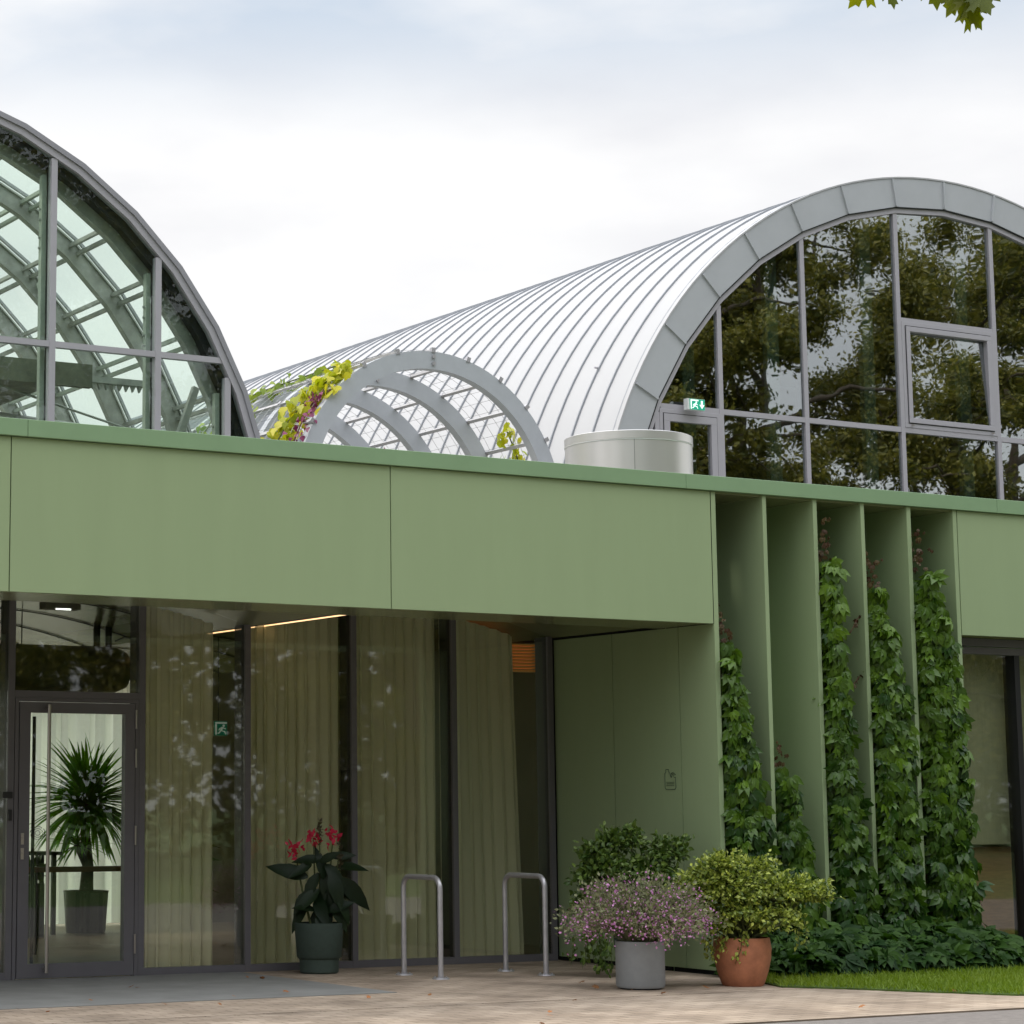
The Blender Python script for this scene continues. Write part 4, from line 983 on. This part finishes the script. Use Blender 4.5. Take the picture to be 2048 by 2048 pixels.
def bush(name, label, cx, cy, pot_fn, z0, lobes, nleaf, tmpl, mat, lsize, seed, tint_fn, trail=None, stem='stem'):
    """shrub from overlapping lobes; leaves sit on twigs that run outwards, so edges stay ragged"""
    r = np.random.default_rng(seed)
    t = thing(name, label, 'potted plant', (cx, cy, 0)); pot_fn(t)
    sb = MB(); P_ = []; D_ = []; ww = np.array([l[6] for l in lobes], float); ww /= ww.sum()
    ntw = nleaf // 15
    for k in range(ntw):
        l = lobes[r.choice(len(lobes), p=ww)]
        d = r.normal(0, 1, 3); d /= np.linalg.norm(d); d[2] = abs(d[2]) * .9 - .15
        e = np.array(l[:3]) + d * np.array(l[3:6]) * (.55 + .45 * r.random() ** .5) * (1 + .45 * r.random() * (r.random() < .35))
        b = np.array(l[:3]) + d * np.array(l[3:6]) * .25
        if k % 6 == 0: sb.tube([(cx + r.normal(0, .04), cy + r.normal(0, .04), z0), tuple(b), tuple(e)], [.008, .005, .002], 4, False)
        else: sb.tube([tuple(b), tuple(e)], [.003, .0015], 3, False)
        for q in range(15):
            s_ = r.uniform(.35, 1.0); P_.append(b + (e - b) * s_ + r.normal(0, lsize * .55, 3)); D_.append((e - b) / (np.linalg.norm(e - b) + 1e-6) + r.normal(0, .7, 3))
    if trail:
        for (px, py, pz), n_, drop in trail:
            q0 = np.array([px, py, pz]); q1 = q0 + np.array([r.normal(0, .04), r.normal(0, .03), -drop])
            sb.tube([tuple(q0), tuple((q0 + q1) / 2 + np.array([r.normal(0, .02), -.02, 0])), tuple(q1)], .003, 3, False)
            for q in range(n_):
                s_ = r.random(); P_.append(q0 + (q1 - q0) * s_ + r.normal(0, lsize * .6, 3)); D_.append(np.array([r.normal(0, .6), r.normal(0, .6), -.8]))
    sb.build('branch', stem, t)
    n = len(P_); P_ = np.array(P_); nrm = r.normal(0, .8, (n, 3)) + [-.2, -.35, .9]
    leaves_obj('foliage', mat, tmpl, P_, nrm, D_, r.uniform(lsize * .7, lsize * 1.35, n), tint_fn(P_, r), t)
    return t
# terracotta pot with gold variegated shrub
cx_, cy_ = 13.42, 16.20
def pot_t(t, cx_=cx_, cy_=cy_):
    po = MB().lathe([(.0, .0), (.165, .0), (.180, .02), (.215, .12), (.240, .23), (.246, .31), (.236, .385), (.232, .402), (.216, .402), (.214, .36), (.0, .36)], cx_, cy_, 56).build('pot', 'terracotta', t, smooth=True, auto=35)
    MB().lathe([(.0, .365), (.215, .362)], cx_, cy_, 32).build('soil', 'soil', po)
vy = np.array([-.474, -.88, 0])      # towards the viewer side
def L_(u, d, z, a, b, c, w_): q = np.array([cx_, cy_, 0]) + vx * u - vy * d; return (q[0], q[1], z, a, b, c, w_)
lob = [L_(-.08, 0, .78, .40, .36, .36, 3), L_(-.36, .05, .76, .26, .26, .26, 1.5), L_(.34, .05, .76, .30, .28, .25, 1.8), L_(.10, .1, .92, .28, .26, .22, 1.2), L_(-.20, -.05, .95, .22, .22, .22, 1.0), L_(.0, -.1, .58, .34, .3, .22, 1.4), L_(.56, .1, .74, .26, .22, .22, 1.4), L_(-.30, -.08, .52, .24, .22, .22, 1.0), L_(.30, -.15, .52, .26, .2, .2, .9)]
def P3(u, d, z): q = np.array([cx_, cy_, z]) + vx * u + vy * d; return tuple(q)
bush('potted_golden_shrub', 'terracotta pot with a spreading golden variegated shrub', cx_, cy_, pot_t, .36, lob, 13500, SMALL, 'leaf_gold', .036, 21,
     lambda P_, r: np.clip(r.beta(1.2, 1.9, len(P_)) + .25 * (r.random(len(P_)) < .12), 0, 1),
     trail=[(P3(-.05, .24, .44), 34, .22), (P3(-.16, .23, .5), 40, .18), (P3(-.24, .2, .48), 40, .26), (P3(-.02, .25, .48), 24, .16), (P3(.42, .1, .6), 30, .25), (P3(.52, .05, .55), 30, .22), (P3(-.3, .1, .5), 36, .22)])
# dark shrub behind
cx_, cy_ = 13.26, 17.46
def pot_d(t, cx_=cx_, cy_=cy_):
    po = MB().lathe([(.0, .0), (.17, .0), (.20, .36), (.18, .36), (.17, .32), (.0, .32)], cx_, cy_, 40).build('pot', 'pot_green', t, smooth=True, auto=35)
    MB().lathe([(.0, .325), (.172, .322)], cx_, cy_, 24).build('soil', 'soil', po)
lob = [L_(-.25, 0, .86, .28, .24, .30, 2), L_(.12, 0, .86, .32, .26, .26, 2), L_(-.36, 0, 1.04, .16, .14, .20, .6), L_(-.17, 0, 1.14, .13, .12, .24, .6), L_(.30, .0, 1.08, .20, .16, .22, .7), L_(-.02, .0, 1.18, .10, .1, .2, .3), L_(-.42, -.03, .60, .16, .14, .22, .7)]
def P3(u, d, z): q = np.array([cx_, cy_, z]) + vx * u + vy * d; return tuple(q)
bush('potted_dark_shrub', 'loose dark green shrub behind the pink flowers against the green wall', cx_, cy_, pot_d, .32, lob, 5600, OVATE, 'leaf_dark', .050, 22,
     lambda P_, r: np.clip(r.beta(1.3, 2.2, len(P_)) + .5 * (r.random(len(P_)) < .02), 0, 1),
     trail=[(P3(-.46, .0, .5), 46, .42), (P3(-.30, .0, .5), 40, .40), (P3(-.38, .05, .4), 30, .34), (P3(-.54, .0, .35), 16, .24), (P3(-.36, .1, .45), 50, .36), (P3(-.28, .15, .4), 44, .34), (P3(-.44, .05, .55), 46, .45)])

# ================================================================== creepers between the fins
def vine(i, label, prof, nleaf, seed, over=0.0, redtop=.6):
    """prof: (z, width) from ground to apex; leaves fill the bay from the left fin outwards"""
    r = np.random.default_rng(seed); x0 = FX[i][1]; wb = FX[i + 1][0] - x0
    t = thing('wall_creeper', label, 'creeper', (x0 + .1, 17.3, 0), 'creepers growing between the fins')
    zs = np.array([p[0] for p in prof]); ws_ = np.array([p[1] for p in prof])
    sb = MB()
    for k in range(7):
        zt = zs[-1] * r.uniform(.55, 1.0); px = x0 + r.uniform(.01, .2); pts = []
        for q in np.linspace(0, zt, 8): pts.append((min(x0 + wb - .02, x0 + .02 + (px - x0) * np.interp(q, zs, ws_) * 1.6 + r.normal(0, .015)), 17.30 + r.normal(0, .02), q))
        sb.tube(pts, [.008] * 4 + [.005] * 4, 4, False)
    sb.build('stem', 'stem_red', t)
    zz = []; 
    area = np.interp(np.linspace(0, zs[-1], 200), zs, ws_); cdf = np.cumsum(area + .03); cdf /= cdf[-1]
    z = np.interp(r.random(nleaf), cdf, np.linspace(0, zs[-1], 200))
    wd = np.interp(z, zs, ws_)
    u = r.random(nleaf) * wd * .93
    front = r.random(nleaf) < .72
    x = x0 + .03 + u * np.maximum(wb + over - .11, .05)
    y = np.where(front, r.uniform(17.08, 17.24, nleaf), r.uniform(17.2, 17.36, nleaf)) - .07 * np.clip(1.0 - z, 0, 1) * r.random(nleaf)
    x = np.where(front, x + .02, np.maximum(x, x0 + .13))
    pos = np.c_[x, y, z + .06]
    top = z > zs[-1] * (1 - .16 * redtop) - .05
    nrm = np.c_[r.normal(-.35, .5, nleaf), r.normal(-.8, .35, nleaf), r.normal(.6, .4, nleaf)]
    up = np.c_[r.normal(.05, .5, nleaf), r.normal(-.22, .25, nleaf), r.normal(-.85, .3, nleaf)]
    size = r.uniform(.085, .155, nleaf) * np.where(top, .36, 1.0)
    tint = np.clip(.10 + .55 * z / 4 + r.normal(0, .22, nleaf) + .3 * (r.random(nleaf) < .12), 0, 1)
    g = ~top
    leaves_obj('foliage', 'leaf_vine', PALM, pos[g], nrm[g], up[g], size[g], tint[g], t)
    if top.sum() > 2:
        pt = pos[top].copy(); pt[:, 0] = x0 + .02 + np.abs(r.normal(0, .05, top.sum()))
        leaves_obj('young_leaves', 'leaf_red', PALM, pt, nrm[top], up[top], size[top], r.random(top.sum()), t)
    return t
vine(0, 'green creeper in the first bay beside the recess corner', [(0, .8), (.6, 1.0), (1.2, .98), (1.8, .68), (2.4, .38), (2.9, .22), (3.3, .06)], 800, 41)
vine(1, 'lowest creeper, barely above the golden shrub, in the second bay', [(0, 1.0), (.7, .92), (1.2, .60), (1.6, .28), (2.05, .05)], 430, 42)
vine(2, 'slim tall creeper in the middle bay reaching near the top', [(0, 1.0), (.6, 1.0), (1.2, .85), (1.7, .66), (2.4, .48), (3.1, .38), (3.7, .26), (4.2, .05)], 980, 43)
vine(3, 'full creeper in the fourth bay with dense broad leaves', [(0, 1.0), (1.0, 1.0), (2.0, 1.0), (2.5, .86), (3.0, .52), (3.4, .36), (3.95, .05)], 1250, 44)
vine(4, 'densest creeper in the last bay spilling past the end fin', [(0, 1.25), (.8, 1.22), (1.6, 1.16), (2.2, 1.08), (2.8, .95), (3.2, .78), (3.5, .45), (4.15, .06)], 1450, 45, over=.03)
# tendrils crossing the fourth fin
t = thing('creeper_tendril', 'thin leafy tendrils crossing between the middle and fourth bays', 'creeper', (15.6, 17.3, 2.8))
sb = MB(); tl = []
for z0_, z1_ in ((3.0, 3.28), (2.56, 2.72)):
    pts = [(15.47 + .36 * q, 17.26 - .06 * math.sin(q * 3), z0_ + (z1_ - z0_) * q + .02 * math.sin(q * 9)) for q in np.linspace(0, 1, 8)]
    sb.tube(pts, .004, 4, False); tl += pts
sb.build('stem', 'stem_red', t); n = len(tl); leaves_obj('foliage', 'leaf_red', PALM, np.array(tl), rdir(n) + [0, -1, .3], rdir(n) + [0, 0, -.6], np.full(n, .045), nr.random(n), t)
# creeping ground cover at the foot of the fins
n = 2300; x = nr.uniform(13.95, 17.3, n); q = nr.random(n)
hmax = .42 * np.interp(x, [14.1, 14.5, 15.2, 16.6, 17.2, 17.6], [.55, .9, 1, .95, .75, .3])
y = 17.2 - .84 * nr.random(n) * np.interp(x, [13.95, 14.5, 16.8, 17.6], [.75, 1, 1, .45]); z = nr.random(n) * hmax * np.sqrt(np.clip((y - 16.2) / .95, .10, 1)) + .02
gc = leaves_obj('ground_cover', 'leaf_low', PALM, np.c_[x, y, z], np.c_[nr.normal(-.2, .5, n), nr.normal(-.6, .4, n), nr.normal(.9, .4, n)], np.c_[nr.normal(0, .8, n), nr.normal(-.7, .4, n), nr.normal(-.25, .4, n)], nr.uniform(.11, .19, n), np.clip(nr.normal(.4, .3, n), 0, 1))
struct(gc, 'stuff'); gc['label'] = 'low dark creeper covering the ground along the fins'; gc['category'] = 'ground cover'

# ================================================================== fallen leaves
lv, lf = MAPLE
lm = None
for k in range(34):
    if k < 24: x, y = rnd.uniform(6.6, 13.4), rnd.choice((rnd.uniform(13.6, 15.6), rnd.uniform(15.7, 17.4)))
    elif k < 30: x, y = rnd.uniform(7, 10.3), rnd.uniform(17, 19.3)
    else: x, y = rnd.uniform(14.4, 16.5), rnd.uniform(13.0, 16.2)
    if lm is None or k in (7, 15, 22):
        tt = {7: .9, 15: .2, 22: .6}.get(k, .45)
        lo = leaves_obj('fallen_leaf', 'leaf_fallen', MAPLE, [(0, 0, 0)], [(0, .2, 1)], [(0, 1, 0)], [.06], [tt]); lm = lo.data
    else:
        lo = bpy.data.objects.new('fallen_leaf', lm); COL.objects.link(lo)
    lo.location = (x, y, .022); lo.rotation_euler = (rnd.uniform(-.5, .5), rnd.uniform(-.5, .5), rnd.uniform(0, 6.3)); s_ = rnd.uniform(.5, 1.1); lo.scale = (s_, s_, s_)
    tag(lo, 'small curled brown leaf lying on the ground before the building', 'leaf', 'fallen leaves on the ground')

# ================================================================== trees
def tree_mesh(seed, H, R_, nleaf, lsize, tmpl, crown0=.22, trunk_r=.28, flat=1.0):
    """returns (trunk MB, leaf arrays): tapered trunk, forking limbs, leaf clumps round the twig ends"""
    r = np.random.default_rng(seed); mb = MB(); tips = []
    top = H * .8; pts = [(0, 0, -.1)]
    for k in range(1, 6): pts.append((r.normal(0, .12), r.normal(0, .12), top * k / 5))
    mb.tube(pts, [trunk_r * (1 - .16 * k) for k in range(6)], 10)
    for k in range(15):
        z = H * crown0 + (top - H * crown0) * (k / 14) ** .9; a = k * 2.4 + r.normal(0, .3)
        env = R_ * math.sqrt(max(.05, 1 - ((z - H * .5) / (H * .55)) ** 2)); ln = env * r.uniform(.75, 1.05)
        b = np.array([0, 0, z]); e = b + np.array([math.cos(a) * ln, math.sin(a) * ln, ln * r.uniform(.05, .6)]); m_ = (b + e) / 2 + np.array([0, 0, .12 * ln])
        mb.tube([b, m_, e], [trunk_r * .42 * (1 - .6 * z / H) + .03, .06, .02], 6, False)
        for q in range(6):
            s_ = r.uniform(.35, 1.05); p = b + (e - b) * s_; d = r.normal(0, 1, 3); d /= np.linalg.norm(d); e2 = p + d * R_ * r.uniform(.15, .34)
            mb.tube([p, e2], [.035, .01], 4, False); tips += [p * .3 + e2 * .7, e2]
    for k in range(26):
        a = r.uniform(0, 6.3); rr_ = R_ * .5 * r.random(); tips.append(np.array([math.cos(a) * rr_, math.sin(a) * rr_, H * r.uniform(.72, .98)]))
    tips = np.array(tips); c = tips[r.integers(0, len(tips), nleaf)]
    pos = c + r.normal(0, 1, (nleaf, 3)) * np.array([.062, .062, .042]) * R_
    nrm = r.normal(0, .7, (nleaf, 3)) + [0, 0, .7]; up = r.normal(0, 1, (nleaf, 3)) + [0, 0, -.5]
    return mb, (pos, nrm, up, r.uniform(.6, 1.3, nleaf) * lsize, r.random(nleaf))
protos = []
for s_, H, R_ in ((1, 17, 5.0), (2, 20, 5.6), (3, 14, 4.4)):
    mb, la = tree_mesh(100 + s_, H, R_, 85000, .135, SMALL, crown0=.14)
    protos.append((mb, la))
spots = [(-26, -16, 0), (-17, -13, 1), (-7, -19, 2), (4, -14, 0), (12, -12.5, 2), (18.5, -11, 1), (25, -13.5, 0), (31, -10.5, 2), (36.5, -13, 1), (42, -10.5, 0), (47.5, -13.5, 1), (53.5, -11, 0), (60, -14, 1), (67, -12, 0), (20, -20, 0), (75, -16, 1), (-28, 7, 0)]  # last spot: unseen tree added to keep low sky off the recess wall
kinds = ['broad olive green tree', 'tall olive green tree', 'small rounded olive green tree']
first = {}
for k, (x, y, j) in enumerate(spots):
    lab = kinds[j] + (' across the road mirrored in the windows' if y < -5 else ' added out of view past the left end of the building to shade the recess')
    if j not in first:
        t = thing('park_tree', lab, 'tree', (0, 0, 0), 'trees across the road')
        protos[j][0].build('trunk', 'bark', t, smooth=True); leaves_obj('crown', 'leaf_tree', CHIP, *protos[j][1], t); first[j] = t
    else:
        t = copy_tree(first[j]); t['label'] = lab
    t.location = (x, y, -.06); t.rotation_euler = (0, 0, rnd.uniform(0, 6.28)); s_ = rnd.uniform(.98, 1.12) * (1.12 if x > 33 else 1.0); t.scale = (s_, s_, s_)

# far wood behind the trees, one mass
n = 90000; x = nr.uniform(-60, 120, n); hh = np.interp(x, [-60, 30, 37, 120], [10.5, 10.5, 6.5, 6.5]) + 2.0 * np.sin(x * .23) + 1.4 * np.sin(x * .71 + 1)
wd_ = leaves_obj('woodland', 'leaf_tree', CHIP, np.c_[x, nr.uniform(-34, -26, n), hh * nr.random(n) ** .8], rdir(n, .5), rdir(n), nr.uniform(.3, .6, n), nr.random(n) * .6)
struct(wd_, 'stuff')

# maple whose lowest twigs dip into the top right of the view
t = thing('maple_tree', 'maple with lobed leaves dipping in at the top right', 'tree', (8.6, 4.2, -.06))
mb = MB(); r = np.random.default_rng(77); lp = []; ln_ = []; lu = []; ls = []
B0 = np.array([8.6, 4.2, 0.])
mb.tube([B0 + [0, 0, -.1], B0 + [.05, 0, 2.5], B0 + [-.05, .05, 5.0], B0 + [.1, 0, 8.0], B0 + [0, 0, 10]], [.2, .16, .13, .07, .03], 12)
for k in range(12):
    a = k * 2.4; z = 5.2 + .36 * k; ln = 2.6 - .12 * k; b = B0 + [0, 0, z]; e = b + np.array([math.cos(a) * ln, math.sin(a) * ln, .9])
    mb.tube([b, (b + e) / 2 + [0, 0, .2], e], [.05, .03, .012], 6, False)
    for q in range(75):
        s_ = r.uniform(.3, 1.1); p = b + (e - b) * s_ + r.normal(0, .30, 3); lp.append(p); ln_.append(r.normal(0, .5, 3) + [0, 0, .8]); lu.append(r.normal(0, .8, 3) + [0, 0, -.6]); ls.append(r.uniform(.10, .17))
# the low limb towards the pavement
limb = [B0 + [0, 0, 4.6], np.array([7.4, 5.2, 5.0]), np.array([6.4, 5.95, 4.85]), np.array([6.05, 6.15, 4.62])]
mb.tube(limb, [.05, .03, .014, .006], 6, False)
C0 = np.array([0, 0, 1.5]); yaw, pit = math.radians(28.312), math.radians(8.527)
hang = [(5.86, 6.20, 4.46, .13), (5.905, 6.17, 4.43, .10), (6.04, 6.06, 4.46, .13), (6.07, 6.03, 4.40, .12), (6.115, 5.985, 4.42, .15), (6.105, 6.0, 4.36, .12), (6.10, 5.99, 4.35, .14), (6.14, 5.96, 4.38, .12), (6.20, 5.90, 4.45, .12), (5.97, 6.1, 4.52, .13), (6.08, 6.02, 4.50, .15)]
for x, y, z, s_ in hang:
    mb.tube([np.array([x * .6 + 6.1 * .4, y * .6 + 6.05 * .4, 4.66]), np.array([x, y, z + .01])], [.004, .002], 4, False)
    lp.append(np.array([x, y, z])); ln_.append(np.array([-.6, -.75, .35]) + r.normal(0, .3, 3)); lu.append(np.array([r.normal(0, .5), r.normal(0, .4), -.8])); ls.append(s_)
for q in range(60):
    s_ = r.uniform(0, .9); k = min(2, int(s_ * 3)); f = s_ * 3 - k; p = limb[k] * (1 - f) + limb[k + 1] * f + r.normal(0, .14, 3) + [0, 0, .18]
    lp.append(p); ln_.append(r.normal(0, .5, 3) + [0, 0, .8]); lu.append(r.normal(0, .8, 3) + [0, 0, -.3]); ls.append(r.uniform(.10, .16))
mb.build('trunk', 'bark', t, smooth=True)
leaves_obj('crown', 'leaf_maple', MAPLE, lp, ln_, lu, ls, r.random(len(lp)), t)
